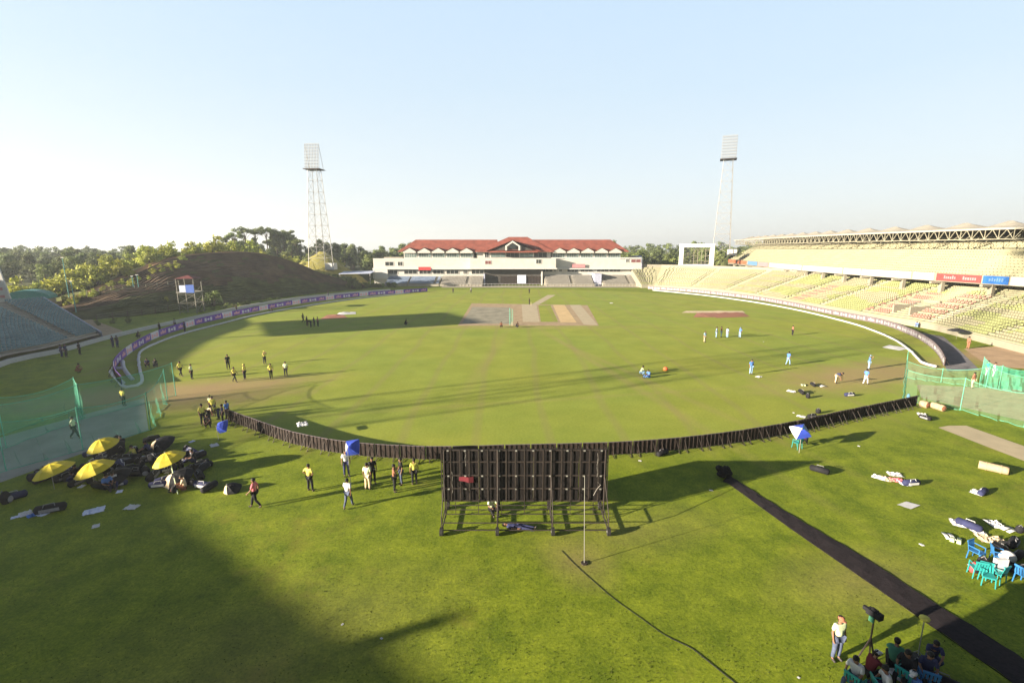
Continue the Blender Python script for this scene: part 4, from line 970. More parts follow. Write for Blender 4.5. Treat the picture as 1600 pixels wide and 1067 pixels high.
netpanel(n5, [G(1530, 603), G(1560, 608), G(1620, 612), G(1700, 618)], [3.0, 2.4, 2.3, 2.5], 'net_teal', .3)

# ------------------------------------------------------------------ people
def skinmesh(name, verts, edges, radii, mname, root=0, sub=1):
    me = bpy.data.meshes.new('t'); me.from_pydata(verts, edges, []); o = bpy.data.objects.new('t', me); col.objects.link(o)
    md = o.modifiers.new('s', 'SKIN'); md.use_smooth_shade = True
    for i, r_ in enumerate(radii):
        sv = me.skin_vertices[0].data[i]; sv.radius = (r_, r_) if not isinstance(r_, tuple) else r_; sv.use_root = (i == root)
    if sub: ms = o.modifiers.new('b', 'SUBSURF'); ms.levels = sub; ms.render_levels = sub
    dg = bpy.context.evaluated_depsgraph_get(); dg.update(); m2 = bpy.data.meshes.new_from_object(o.evaluated_get(dg)); m2.name = name
    bpy.data.objects.remove(o); m2.materials.clear(); m2.materials.append(M[mname]); return m2
def pose(kind):
    """joint positions, figure faces local -Y, feet at z=0"""
    J = dict(pel=(0, 0, .93), wai=(0, 0, 1.06), che=(0, .005, 1.28), nec=(0, .01, 1.46), hd=(0, -.005, 1.56), top=(0, -.01, 1.67))
    for s_, sd_ in ((-1, 'L'), (1, 'R')):
        J['sh'+sd_] = (s_*.17, .01, 1.40); J['el'+sd_] = (s_*.23, .03, 1.13); J['wr'+sd_] = (s_*.24, -.04, .90); J['ha'+sd_] = (s_*.235, -.06, .82)
        J['hi'+sd_] = (s_*.09, 0, .90); J['kn'+sd_] = (s_*.11, -.02, .49); J['an'+sd_] = (s_*.12, .02, .09); J['to'+sd_] = (s_*.14, -.15, .035)
    if kind == 'walk':
        J.update(knL=(-.1, -.16, .50), anL=(-.1, -.24, .09), toL=(-.11, -.40, .05), knR=(.1, .06, .49), anR=(.1, .30, .14), toR=(.11, .16, .035), elL=(-.24, .14, 1.15), wrL=(-.23, .12, .92), haL=(-.22, .10, .84), elR=(.24, -.08, 1.14), wrR=(.22, -.24, .98), haR=(.21, -.30, .93))
    if kind == 'camera':   # hands raised to the face
        J.update(elL=(-.25, -.10, 1.22), wrL=(-.10, -.28, 1.46), haL=(-.05, -.30, 1.53), elR=(.25, -.10, 1.22), wrR=(.10, -.28, 1.46), haR=(.05, -.30, 1.53))
    if kind == 'hips':
        J.update(elL=(-.36, .08, 1.18), wrL=(-.19, -.02, 1.02), haL=(-.14, -.07, .98), elR=(.36, .08, 1.18), wrR=(.19, -.02, 1.02), haR=(.14, -.07, .98), knL=(-.15, -.02, .49), anL=(-.2, .02, .09), toL=(-.24, -.14, .035))
    if kind == 'bend':
        J.update(wai=(0, -.06, 1.02), che=(0, -.26, 1.12), nec=(0, -.42, 1.17), hd=(0, -.50, 1.20), top=(0, -.60, 1.22), pel=(0, .04, .92))
        for s_, sd_ in ((-1, 'L'), (1, 'R')): J.update({'sh'+sd_: (s_*.17, -.36, 1.13), 'el'+sd_: (s_*.20, -.40, .84), 'wr'+sd_: (s_*.14, -.46, .60), 'ha'+sd_: (s_*.12, -.48, .52)})
    if kind == 'crouch':
        J.update(pel=(0, .12, .34), wai=(0, .10, .47), che=(0, .0, .68), nec=(0, -.06, .86), hd=(0, -.10, .95), top=(0, -.13, 1.06))
        for s_, sd_ in ((-1, 'L'), (1, 'R')): J.update({'sh'+sd_: (s_*.17, -.03, .80), 'el'+sd_: (s_*.21, -.20, .60), 'wr'+sd_: (s_*.10, -.38, .50), 'ha'+sd_: (s_*.07, -.44, .46), 'hi'+sd_: (s_*.09, .12, .32), 'kn'+sd_: (s_*.19, -.28, .46), 'an'+sd_: (s_*.15, .0, .09), 'to'+sd_: (s_*.17, -.16, .035)})
    if kind == 'sit':      # on a chair
        J.update(pel=(0, .10, .52), wai=(0, .12, .64), che=(0, .08, .86), nec=(0, .05, 1.04), hd=(0, .0, 1.13), top=(0, -.02, 1.25))
        for s_, sd_ in ((-1, 'L'), (1, 'R')): J.update({'sh'+sd_: (s_*.17, .06, .98), 'el'+sd_: (s_*.23, .0, .73), 'wr'+sd_: (s_*.14, -.20, .62), 'ha'+sd_: (s_*.10, -.28, .60), 'hi'+sd_: (s_*.09, .08, .50), 'kn'+sd_: (s_*.12, -.34, .50), 'an'+sd_: (s_*.12, -.34, .09), 'to'+sd_: (s_*.13, -.50, .035)})
    if kind == 'floor':    # sitting on the grass, legs forward
        J.update(pel=(0, .15, .12), wai=(0, .20, .26), che=(0, .15, .50), nec=(0, .10, .68), hd=(0, .05, .77), top=(0, .03, .89))
        for s_, sd_ in ((-1, 'L'), (1, 'R')): J.update({'sh'+sd_: (s_*.17, .12, .62), 'el'+sd_: (s_*.24, .0, .40), 'wr'+sd_: (s_*.14, -.20, .36), 'ha'+sd_: (s_*.10, -.28, .36), 'hi'+sd_: (s_*.09, .12, .12), 'kn'+sd_: (s_*.18, -.26, .34), 'an'+sd_: (s_*.12, -.55, .07), 'to'+sd_: (s_*.14, -.68, .13)})
    if kind == 'lie':
        J = {k_: (v[0], v[2]-.9, .13-v[1]*.5) for k_, v in pose('stand').items()}
    return {k_: Vector(v) for k_, v in J.items()}
PM = {}
def person_meshes(kind):
    if kind in PM: return PM[kind]
    J = pose(kind)
    def chain(spec):
        V, E_, Rr, idx = [], [], [], {}
        for key, pos, r_, par in spec:
            idx[key] = len(V); V.append(tuple(pos)); Rr.append(r_)
            if par: E_.append((idx[par], idx[key]))
        return V, E_, Rr
    sp = [('pel', J['pel'], (.13, .10), None), ('wai', J['wai'], (.115, .085), 'pel'), ('che', J['che'], (.13, .095), 'wai'), ('nec', J['nec'], .055, 'che'), ('h0', J['nec'].lerp(J['hd'], .55), .062, 'nec'), ('hd', J['hd'], (.082, .092), 'h0'), ('hm', J['hd'].lerp(J['top'], .55), (.08, .09), 'hd'), ('top', J['top'], .05, 'hm')]
    up = (J['top']-J['hd']).normalized(); fw = Vector((0, -1, 0)) if kind not in ('bend', 'lie') else (Vector((0, -.1, -1)) if kind == 'bend' else Vector((0, 0, 1)))
    sp += [('nose', J['hd']+fw*.115+up*.01, .014, 'hd')]
    for sd_, s_ in (('L', -1), ('R', 1)):
        sp += [('ear'+sd_, J['hd']+Vector((s_*.088, 0, 0))+up*.02, .014, 'hd')]
        sp += [('sh'+sd_, J['sh'+sd_], .055, 'che'), ('el'+sd_, J['el'+sd_], .040, 'sh'+sd_), ('wr'+sd_, J['wr'+sd_], .026, 'el'+sd_), ('ha'+sd_, J['ha'+sd_], (.036, .018), 'wr'+sd_)]
        d = (J['ha'+sd_]-J['wr'+sd_]).normalized(); sv = d.cross(Vector((1, 0, 0))); sv = sv.normalized() if sv.length > .1 else Vector((0, 0, 1)); inn = Vector((-s_, 0, 0))
        for fi, (off, ln) in enumerate(((-.030, .062), (-.010, .075), (.010, .070), (.030, .052))):
            b0 = J['ha'+sd_]+sv*off+d*.02; b1 = b0+d*ln*.55+inn*.008; b2 = b1+d*ln*.4+inn*.025
            sp += [('f%d%s' % (fi, sd_), b0, .009, 'ha'+sd_), ('g%d%s' % (fi, sd_), b1, .0085, 'f%d%s' % (fi, sd_)), ('k%d%s' % (fi, sd_), b2, .007, 'g%d%s' % (fi, sd_))]
        tb_ = J['ha'+sd_]-d*.02-sv*.035; sp += [('t0'+sd_, tb_, .011, 'ha'+sd_), ('t1'+sd_, tb_+d*.035-sv*.025+inn*.015, .010, 't0'+sd_)]
        sp += [('hi'+sd_, J['hi'+sd_], .085, 'pel'), ('th'+sd_, J['hi'+sd_].lerp(J['kn'+sd_], .5), .072, 'hi'+sd_), ('kn'+sd_, J['kn'+sd_], .052, 'th'+sd_), ('ca'+sd_, J['kn'+sd_].lerp(J['an'+sd_], .35), .052, 'kn'+sd_), ('an'+sd_, J['an'+sd_], .034, 'ca'+sd_), ('to'+sd_, J['to'+sd_].lerp(J['an'+sd_], .3), .026, 'an'+sd_)]
    V, E_, Rr = chain(sp); body = skinmesh('body', V, E_, Rr, 'skin')
    sp = [('wai', J['pel'].lerp(J['wai'], .2), (.158, .128), None), ('w2', J['wai'], (.145, .112), 'wai'), ('che', J['che'], (.165, .125), 'w2'), ('nec', J['che'].lerp(J['nec'], .72), .085, 'che')]
    for sd_ in 'LR': sp += [('sh'+sd_, J['sh'+sd_], .082, 'che'), ('e0'+sd_, J['sh'+sd_].lerp(J['el'+sd_], .85), .068, 'sh'+sd_)]
    V, E_, Rr = chain(sp); shirt = skinmesh('shirt', V, E_, Rr, 'fabric_white')
    sp = [('pel', J['pel'], (.15, .122), None)]
    for sd_ in 'LR': sp += [('hi'+sd_, J['hi'+sd_], .105, 'pel'), ('th'+sd_, J['hi'+sd_].lerp(J['kn'+sd_], .5), .095, 'hi'+sd_), ('kn'+sd_, J['kn'+sd_], .075, 'th'+sd_), ('ca'+sd_, J['kn'+sd_].lerp(J['an'+sd_], .5), .068, 'kn'+sd_), ('an'+sd_, J['an'+sd_]+(J['kn'+sd_]-J['an'+sd_])*.04, .058, 'ca'+sd_)]
    V, E_, Rr = chain(sp); trou = skinmesh('trousers', V, E_, Rr, 'fabric_black')
    shoes = []
    for sd_ in 'LR': shoes.append(skinmesh('shoe', [tuple(J['an'+sd_]+Vector((0, .03, -.035))), tuple(J['an'+sd_].lerp(J['to'+sd_], .5)+Vector((0, 0, -.01))), tuple(J['to'+sd_]+Vector((0, 0, .005)))], [(0, 1), (1, 2)], [.045, .046, .034], 'shoe'))
    ct = J['hd'].lerp(J['top'], .5)-fw*.018; hb_ = B('hair'); hb_.blob(ct+up*.008, .097, .108, .105, 10, 7, .05, mtx=up.to_track_quat('Z', 'Y').to_matrix())
    o = hb_.build('hair', smooth=True); hair = o.data; bpy.data.objects.remove(o)
    cb = B('fabric_white'); mq = up.to_track_quat('Z', 'Y').to_matrix(); cb.blob(J['hd'].lerp(J['top'], .78), .108, .118, .075, 10, 5, 0, mtx=mq); cb.blob(J['hd'].lerp(J['top'], .55)+fw*.13, .07, .075, .012, 8, 4, 0, mtx=mq)
    o = cb.build('cap', smooth=True); cap = o.data; bpy.data.objects.remove(o)
    PM[kind] = (body, shirt, trou, shoes, hair, cap); return PM[kind]
def person(px, py, kind, shirt, trousers, label, face=None, cap=None, group=None, shoe=None, scale=None, z=0.0, loc=None):
    p = loc or G(px, py, z); body, sh, tr, shs, ha, cp_ = person_meshes(kind)
    f_ = face if face is not None else random.uniform(0, 360)
    e = empty('person', (p[0], p[1], z), R(f_), label, 'person', group); s_ = scale or random.uniform(.97, 1.05); e.scale = (s_, s_, s_)
    def put(nm, me, m_):
        o = bpy.data.objects.new(nm, me); col.objects.link(o); o.parent = e; o.material_slots[0].link = 'OBJECT'; o.material_slots[0].material = M[m_]; return o
    put('body', body, 'skin'); put('shirt', sh, shirt); put('trousers', tr, trousers)
    for s2 in shs: put('shoe', s2, shoe or 'shoe')
    put('hair', ha, 'hair')
    if cap: put('cap', cp_, cap)
    return e
# px, foot y, pose, shirt, trousers, label, facing (0 = towards the camera), cap
PEOPLE = [
 (400, 793, 'walk', 'fabric_pink', 'fabric_black', 'person in a pink red top and black trousers walking left of the sight screen', -80, None),
 (485, 767, 'hips', 'fabric_yellow', 'fabric_black', 'person in yellow top standing right of the pink topped walker', 160, None),
 (545, 793, 'walk', 'fabric_white', 'fabric_jeans', 'person in white shirt and grey jeans walking nearest the camera on the left', 170, None),
 (542, 744, 'stand', 'fabric_white', 'fabric_navy', 'person in a white shirt standing directly under the upright blue umbrella', 20, None),
 (575, 765, 'stand', 'fabric_lime', 'fabric_beige', 'person in pale yellow top and beige trousers between blue umbrella and sight screen', 170, None),
 (583, 756, 'stand', 'fabric_black', 'fabric_black', 'person all in black just behind the pale yellow top', 30, None),
 (617, 768, 'camera', 'fabric_brown', 'fabric_black', 'person in brown top, nearest of the trio beside the sight screen', 100, None),
 (627, 757, 'stand', 'fabric_black', 'fabric_jeans', 'person in black top, middle of the trio beside the sight screen', -60, None),
 (648, 757, 'stand', 'fabric_yellow', 'fabric_black', 'person in yellow and black, nearest the left edge of the sight screen', 200, None),
 (357, 577, 'stand', 'fabric_black', 'fabric_black', 'player in black, leftmost of the loose group left on the field', 40, None),
 (367, 597, 'walk', 'fabric_yellow', 'fabric_black', 'player in yellow and black nearest the camera in the loose left group', 90, None),
 (383, 593, 'stand', 'fabric_yellow', 'fabric_black', 'player in yellow just right of the nearest one in the loose group', -90, 'fabric_yellow'),
 (414, 569, 'camera', 'fabric_yellow', 'fabric_black', 'player in yellow, farthest of the loose group on the left', 60, 'fabric_yellow'),
 (424, 592, 'walk', 'fabric_yellow', 'fabric_black', 'slim player in yellow below the farthest one in the loose group', 30, None),
 (447, 588, 'stand', 'fabric_lime', 'fabric_black', 'player in pale top, rightmost of the loose group with a long shadow', 10, None),
 (283, 588, 'walk', 'fabric_yellow', 'fabric_black', 'player in yellow leaving the shade, beside the white rope hook', 80, None),
 (300, 592, 'stand', 'fabric_lime', 'fabric_black', 'player in pale yellow at the shade line left of the loose group', 100, None),
 (231, 574, 'crouch', 'fabric_navy', 'fabric_black', 'left one of two dark figures crouching in the shade by the rope', 30, None),
 (243, 574, 'crouch', 'fabric_black', 'fabric_black', 'right one of two dark figures crouching in the shade by the rope', 200, None),
 (194, 634, 'stand', 'fabric_yellow', 'fabric_black', 'player in yellow seen through the middle left net', 170, None),
 (118, 685, 'walk', 'fabric_lime', 'fabric_black', 'player in pale yellow inside the nearest left net', 120, None),
 (318, 664, 'stand', 'fabric_yellow', 'fabric_black', 'person in yellow, leftmost of the huddle at the end of the board row', 60, None),
 (327, 657, 'bend', 'fabric_beige', 'fabric_black', 'person in beige bending in the huddle at the end of the board row', 90, None),
 (334, 650, 'stand', 'fabric_yellow', 'fabric_black', 'person in yellow, tallest at the back of the board end huddle', 20, None),
 (342, 655, 'bend', 'fabric_yellow', 'fabric_navy', 'person in yellow bending at the back of the board end huddle', -40, None),
 (349, 662, 'stand', 'fabric_navy', 'fabric_black', 'person in navy standing against the first board of the near row', -60, None),
 (356, 656, 'stand', 'fabric_blue', 'fabric_black', 'person in blue, rightmost of the board end huddle', -100, None),
 (326, 668, 'crouch', 'fabric_black', 'fabric_black', 'person in black crouching at the front of the board end huddle', 10, None),
 (331, 646, 'stand', 'fabric_lime', 'fabric_black', 'person in pale yellow at the far side of the board end huddle', 170, 'fabric_yellow'),
 (480, 509, 'stand', 'fabric_black', 'fabric_black', 'dark figure, leftmost by the red cover on the outfield', 90, None),
 (486, 511, 'bend', 'fabric_black', 'fabric_black', 'dark figure bending by the red cover on the outfield', -90, None),
 (491, 510, 'stand', 'fabric_navy', 'fabric_black', 'navy figure standing by the red cover on the outfield', 90, None),
 (497, 510, 'stand', 'fabric_brown', 'fabric_black', 'brown figure, rightmost by the red cover on the outfield', 90, None),
 (474, 504, 'walk', 'fabric_black', 'fabric_black', 'dark figure walking just behind the group at the red cover', 90, None),
 (634, 508, 'crouch', 'fabric_black', 'fabric_black', 'lone dark figure crouching in the block of shade left of the pitch', 90, None),
 (783, 512, 'crouch', 'fabric_brown', 'fabric_black', 'brown figure crouching at the near end of the worn pitch', 10, None),
 (808, 512, 'crouch', 'fabric_black', 'fabric_black', 'black figure crouching at the near end of the pitch', 60, None),
 (827, 476, 'stand', 'fabric_black', 'fabric_black', 'figure in black standing at the far end of the pale pitch', 60, None),
 (708, 458, 'stand', 'fabric_black', 'fabric_black', 'left of two tiny dark figures before the pavilion seats', 0, None),
 (736, 458, 'stand', 'fabric_grey', 'fabric_black', 'right of two tiny figures before the pavilion seats', 0, None),
 (827, 459, 'walk', 'fabric_black', 'fabric_black', 'tiny dark figure walking in front of the pavilion sight screen', 0, None),
 (1101, 535, 'stand', 'fabric_skyblue', 'fabric_beige', 'player in sky blue and beige, leftmost of the far blue group', 30, None),
 (1119, 528, 'stand', 'fabric_skyblue', 'fabric_skyblue', 'player in sky blue next to the red topped person', 60, None),
 (1126.5, 527, 'stand', 'fabric_brown', 'fabric_skyblue', 'red brown topped person in the far blue group', 60, None),
 (1136, 528, 'stand', 'fabric_skyblue', 'fabric_skyblue', 'player in sky blue right of the red brown top', -60, None),
 (1156, 528, 'hips', 'fabric_blue', 'fabric_skyblue', 'player in blue, rightmost of the far blue group', -80, 'fabric_blue'),
 (1238, 524, 'stand', 'fabric_brown', 'fabric_black', 'dark figure standing alone right of the far blue group', 90, None),
 (1173, 585, 'stand', 'fabric_blue', 'fabric_skyblue', 'player in blue standing on a pale patch in the right midfield', 10, None),
 (1231, 571, 'walk', 'fabric_blue', 'fabric_skyblue', 'player in blue walking right of the one on the pale patch', 120, None),
 (1306, 599, 'bend', 'fabric_navy', 'fabric_beige', 'person in navy top and beige shorts on the dirt near the bags', 30, None),
 (1357, 577, 'camera', 'fabric_blue', 'fabric_skyblue', 'player in blue with raised arms on the right dirt patch', 60, 'fabric_skyblue'),
 (1352, 601, 'walk', 'fabric_blue', 'fabric_white', 'player in blue and white nearest on the right dirt patch', 120, None),
 (1003, 586, 'crouch', 'fabric_lime', 'fabric_skyblue', 'crouching player in pale top, left of the pair by the orange ball', 90, None),
 (1012, 590, 'floor', 'fabric_blue', 'fabric_blue', 'player in blue sitting on the grass beside the crouching pale top', -60, None),
 (1256, 696, 'sit', 'fabric_maroon', 'fabric_black', 'person in dark red sitting under the tilted blue and white umbrella', 140, None),
 (1512, 545, 'stand', 'fabric_brown', 'fabric_brown', 'brown figure on the dirt track beside the black open umbrella', 90, None),
 (1541, 588, 'stand', 'fabric_teal', 'fabric_white', 'person in teal next to the tall post of the right net', 20, None),
 (1552, 590, 'stand', 'fabric_white', 'fabric_white', 'person in white next to the tall post of the right net', 20, None),
 (1519, 607, 'stand', 'fabric_brown', 'fabric_beige', 'person in brown seen through the pale right net', 200, None),
 (97, 558, 'stand', 'fabric_navy', 'fabric_navy', 'left of two navy figures before the left white wall', 160, None),
 (104, 558, 'stand', 'fabric_navy', 'fabric_black', 'right of two navy figures before the left white wall', 100, None),
 (125, 554, 'stand', 'fabric_black', 'fabric_black', 'lone black figure standing by the left white wall', 100, None),
 (123, 582, 'crouch', 'fabric_brown', 'fabric_brown', 'brown figure crouching on the shaded grass above the left nets', 100, None),
 (177, 543, 'stand', 'fabric_navy', 'fabric_navy', 'navy figure, left of the trio behind the first purple boards', 90, None),
 (184, 543, 'stand', 'fabric_black', 'fabric_navy', 'black topped figure, middle of the trio behind the first purple boards', 90, None),
 (216, 528, 'crouch', 'fabric_black', 'fabric_black', 'black figure crouching behind the purple boards', 90, None),
 (250, 519, 'stand', 'fabric_black', 'fabric_black', 'dark figure standing behind the purple boards before the hill', 90, None),
 (274, 513, 'stand', 'fabric_grey', 'fabric_black', 'grey topped figure standing behind the purple boards before the hill', 90, None),
 (289, 519, 'stand', 'fabric_navy', 'fabric_black', 'navy figure inside the rope in front of the purple boards', 90, None),
 (370, 487, 'stand', 'fabric_black', 'fabric_black', 'dark figure beyond the purple boards right of the camera tower', 90, None),
 (424, 488, 'crouch', 'fabric_black', 'fabric_black', 'small dark figure crouching inside the left rope', 90, None),
 (513, 463, 'stand', 'fabric_black', 'fabric_navy', 'dark figure behind the purple boards below the left floodlight', 90, None),
 (1432, 512, 'crouch', 'fabric_blue', 'fabric_skyblue', 'person in blue crouching at the foot of the right stand', -60, None),
 # bottom right huddle
 (1305, 1030, 'stand', 'fabric_lime', 'fabric_jeans', 'person in pale green shirt and bush hat standing left of the tripod', 10, 'fabric_brown'),
 (1330, 1078, 'sit', 'fabric_white', 'fabric_jeans', 'person in white shirt seated, leftmost at the bottom right corner', -60, None),
 (1360, 1060, 'crouch', 'fabric_maroon', 'fabric_black', 'person in maroon shirt crouching behind the tripod legs', 100, 'fabric_white'),
 (1375, 1092, 'sit', 'fabric_white', 'fabric_navy', 'person in bluish white shirt seated at the bottom frame edge', -100, None),
 (1410, 1070, 'sit', 'fabric_black', 'fabric_black', 'person in black seated in the middle of the bottom right huddle', -60, None),
 (1420, 1088, 'floor', 'fabric_blue', 'fabric_navy', 'person in blue sitting on the ground in the bottom right huddle', -60, 'fabric_white'),
 (1395, 1045, 'crouch', 'fabric_fgreen' if 'fabric_fgreen' in M else 'fabric_green', 'fabric_black', 'person in dark green crouching behind the seated huddle', 140, None),
 (1455, 1040, 'crouch', 'fabric_navy', 'fabric_navy', 'person in navy crouching beside the black matting strip', -30, None),
 (1445, 1072, 'sit', 'fabric_navy', 'fabric_black', 'person in navy seated, rightmost of the bottom right huddle', -30, None),
 # among the umbrellas
 (190, 700, 'floor', 'fabric_black', 'fabric_black', 'person in black sitting behind the front middle yellow umbrella', 30, None),
 (206, 716, 'floor', 'fabric_yellow', 'fabric_black', 'person in yellow sitting between the yellow umbrellas', -30, None),
 (178, 760, 'floor', 'fabric_white', 'fabric_navy', 'person in white sitting at the front below the umbrellas', 40, None),
 (170, 764, 'floor', 'fabric_blue', 'fabric_black', 'person in blue sitting at the front below the umbrellas', 60, None),
 (120, 748, 'floor', 'fabric_black', 'fabric_black', 'person in black sitting under the front middle yellow umbrella', 60, None),
 (300, 722, 'floor', 'fabric_black', 'fabric_navy', 'person in black sitting right of the right yellow umbrella', -60, None),
 (232, 712, 'crouch', 'fabric_navy', 'fabric_black', 'person in navy crouching left of the right yellow umbrella', -60, None),
 (284, 765, 'floor', 'fabric_beige', 'fabric_brown', 'person in beige lying back on the sunlit edge of the gear', -60, None),
 (810, 826, 'lie', 'fabric_navy', 'fabric_navy', 'person in navy lying on the grass beneath the sight screen', 75, None),
 (770, 800, 'floor', 'fabric_lime', 'fabric_black', 'person in pale top sitting behind the sight screen scaffold', 20, None),
]
for t_ in PEOPLE: person(t_[0], t_[1], t_[2], t_[3], t_[4], t_[5], face=t_[6], cap=t_[7])

# ------------------------------------------------------------------ umbrellas
def umbrella(top, rad, colors, label, tiltx=0, tilty=0, h=2.0, drop=.42, group=None, seg=8, name='umbrella', stretch=1.0):
    e = empty(name, (top.x, top.y, 0), 0, label, 'umbrella', group)
    mt = Matrix.Translation((0, 0, h)) @ Matrix.Rotation(R(tiltx), 4, 'X') @ Matrix.Rotation(R(tilty), 4, 'Y')
    b = MB(); rings = [(0, 0), (.35, .06), (.7, .2), (1.0, .42)]
    def pt(r_, dz, a):
        if seg == 4: a += .785+.1
        sc_ = r_*(1 if (a*seg/math.tau) % 1 < .01 or True else 1); return mt @ Vector((math.cos(a)*rad*r_*stretch, math.sin(a)*rad*r_, -dz*drop/.42))
    for k_ in range(seg):
        a0, a1 = math.tau*k_/seg, math.tau*(k_+1)/seg; am = (a0+a1)/2; b.m(colors[k_ % len(colors)])
        for j in range(3):
            r0, r1 = rings[j], rings[j+1]
            mf = .955 if seg > 4 else .74; pm0, pm1 = pt(r0[0]*mf, r0[1]+.02, am), pt(r1[0]*mf, r1[1]+.02, am)
            for (s0, s1, q0, q1) in ((a0, None, pt(*r0, a0), pt(*r1, a0)), (None, a1, pt(*r0, a1), pt(*r1, a1))):
                if j == 0: b.face([q0, q1, pm1] if s0 is not None else [q0, pm1, q1])
                else: b.face([q0, q1, pm1, pm0] if s0 is not None else [pm0, pm1, q1, q0])
    b.build('canopy', parent=e)
    B('steel').bar((0, 0, 0), tuple(mt @ Vector((0, 0, .08))), .02, n=6).build('pole', parent=e)
    rb = B('steel_dark')
    for k_ in range(seg):
        a = math.tau*k_/seg; rb.bar(mt @ Vector((0, 0, -.45)), pt(.6, .2, a), .008, n=3); rb.bar(mt @ Vector((0, 0, -.03)), pt(.97, .42, a), .008, n=3)
    rb.build('rib', parent=e)
    return e
UG = 'yellow umbrellas over the kit'
for (x_, y_, r_, lab, tx, ty) in ((78, 727, 1.28, 'yellow umbrella, leftmost of the four, over dark bags', -8, -14), (142, 725, 1.28, 'yellow umbrella in the front middle, between the leftmost and the right one', -6, -12), (156, 689, 1.15, 'yellow umbrella farthest back of the four, nearest the net', -2, -8), (259, 710, 1.18, 'yellow umbrella, rightmost of the four', -6, -12)):
    umbrella(G(x_, y_, 1.5), r_*.80, ['umbrella_yellow'], lab, tx+15, ty, 1.62, .52, group=UG)
umbrella(G(544, 699, 2.35), .62, ['umbrella_blue', 'umbrella_white', 'umbrella_blue', 'umbrella_blue'], 'upright square blue umbrella with a white side left of the sight screen', 62, -14, 2.4, .5, seg=4)
umbrella(G(339, 664, 1.2), .62, ['umbrella_blue', 'umbrella_white', 'umbrella_blue', 'umbrella_blue'], 'blue and white umbrella tipped over at the left end of the near board row', 62, -30, 1.15, .5, seg=4)
umbrella(G(1253, 670, 1.75), .74, ['umbrella_blue', 'umbrella_white', 'umbrella_blue', 'plastic_blue'], 'tilted blue and white umbrella over a seated person near the right board row', 38, -10, 1.8, .45, seg=4)
umbrella(G(1497, 514, 1.6), 1.3, ['umbrella_black'], 'black umbrella at the foot of the right stand', 0, 0, 1.7, .4)
UD_ = 'dark umbrellas standing open on the grass'
for (x_, y_, lab) in ((170, 745, 'dark open umbrella with a beige side, below the front middle yellow umbrella'), (270, 745, 'dark open umbrella with a beige side, below the right yellow umbrella'), (245, 692, 'dark open umbrella with a beige side, behind the right yellow umbrella'), (165, 700, 'dark open umbrella just below the farthest yellow umbrella'), (355, 757, 'dark umbrella on the sunlit grass right of the heap of kit')):
    umbrella(G(x_, y_, .5), .95 if x_ < 350 else .55, ['fabric_black', 'fabric_black', 'fabric_navy', 'fabric_black', 'fabric_beige', 'fabric_beige', 'fabric_black', 'fabric_black'], lab, 24, -16, .72 if x_ < 350 else .5, .55)

# ------------------------------------------------------------------ chairs, bags, cloths, logs
def chair_proto(m_):
    e = empty('plastic_chair', (0, 0, 0), 0)
    s_ = B(m_); s_.box(-.22, .22, -.22, .2, .41, .44).box(-.2, .2, -.25, -.22, .39, .43); s_.build('seat', parent=e)
    s_ = B(m_)
    for k_ in range(5): x_ = -.19+k_*.095; s_.add([(x_-.03, .2, .44), (x_+.03, .2, .44), (x_+.03, .27, .80), (x_-.03, .27, .80), (x_-.03, .22, .44), (x_+.03, .22, .44), (x_+.03, .29, .80), (x_-.03, .29, .80)], [(0, 1, 2, 3), (5, 4, 7, 6), (0, 3, 7, 4), (1, 5, 6, 2)])
    s_.box(-.23, .23, .27, .30, .78, .86); s_.build('backrest', parent=e)
    for (x_, y_) in ((-.2, -.2), (.2, -.2), (-.2, .2), (.2, .2)): B(m_).bar((x_*1.12, y_*1.15, 0), (x_, y_, .42), .02, .026, n=6).build('leg', parent=e)
    for x_ in (-.23, .23): B(m_).bar((x_, -.18, .63), (x_, .24, .65), .022, n=5).bar((x_, -.18, .42), (x_, -.18, .63), .02, n=5).build('armrest', parent=e)
    return e
ct = chair_proto('plastic_teal'); cb2 = chair_proto('plastic_blue'); used = set()
def place(pr, px, py, rz, label, cat, group=None, scale=None, z=0):
    p = G(px, py)
    if pr.name not in used:
        KIDS[pr.name] = [(c_, list(c_.children)) for c_ in pr.children]; used.add(pr.name); pr.location = (p.x, p.y, z); pr.rotation_euler.z = R(rz); tag(pr, label, cat, group)
        if scale: pr.scale = (scale,)*3
        return pr
    return copy_tree(pr, (p.x, p.y, z), R(rz), label, cat, group, scale)
CG = 'plastic chairs at the right edge'
for (pr, x_, y_, rz, lab) in ((ct, 1245, 700, 200, 'teal plastic chair beside the tilted blue and white umbrella'), (cb2, 1524, 874, 20, 'blue plastic chair, leftmost and farthest of the cluster at the right edge'), (ct, 1525, 900, 160, 'teal plastic chair below the leftmost blue chair'), (ct, 1541, 912, -30, 'nearest teal plastic chair of the cluster at the right edge'), (cb2, 1558, 880, 60, 'blue plastic chair left of the white round bundle'), (ct, 1556, 907, 200, 'teal plastic chair carrying the square white bag'), (cb2, 1598, 912, 100, 'blue plastic chair cut by the right frame edge'), (ct, 1333, 1082, 120, 'teal plastic chair under the seated person in white at bottom right'), (ct, 1376, 1096, 80, 'teal plastic chair at the bottom frame edge'), (ct, 1412, 1074, 120, 'teal plastic chair in the middle of the bottom right huddle'), (cb2, 1447, 1076, 150, 'blue plastic chair rightmost in the bottom right huddle')):
    place(pr, x_, y_, rz, lab, 'chair', CG)
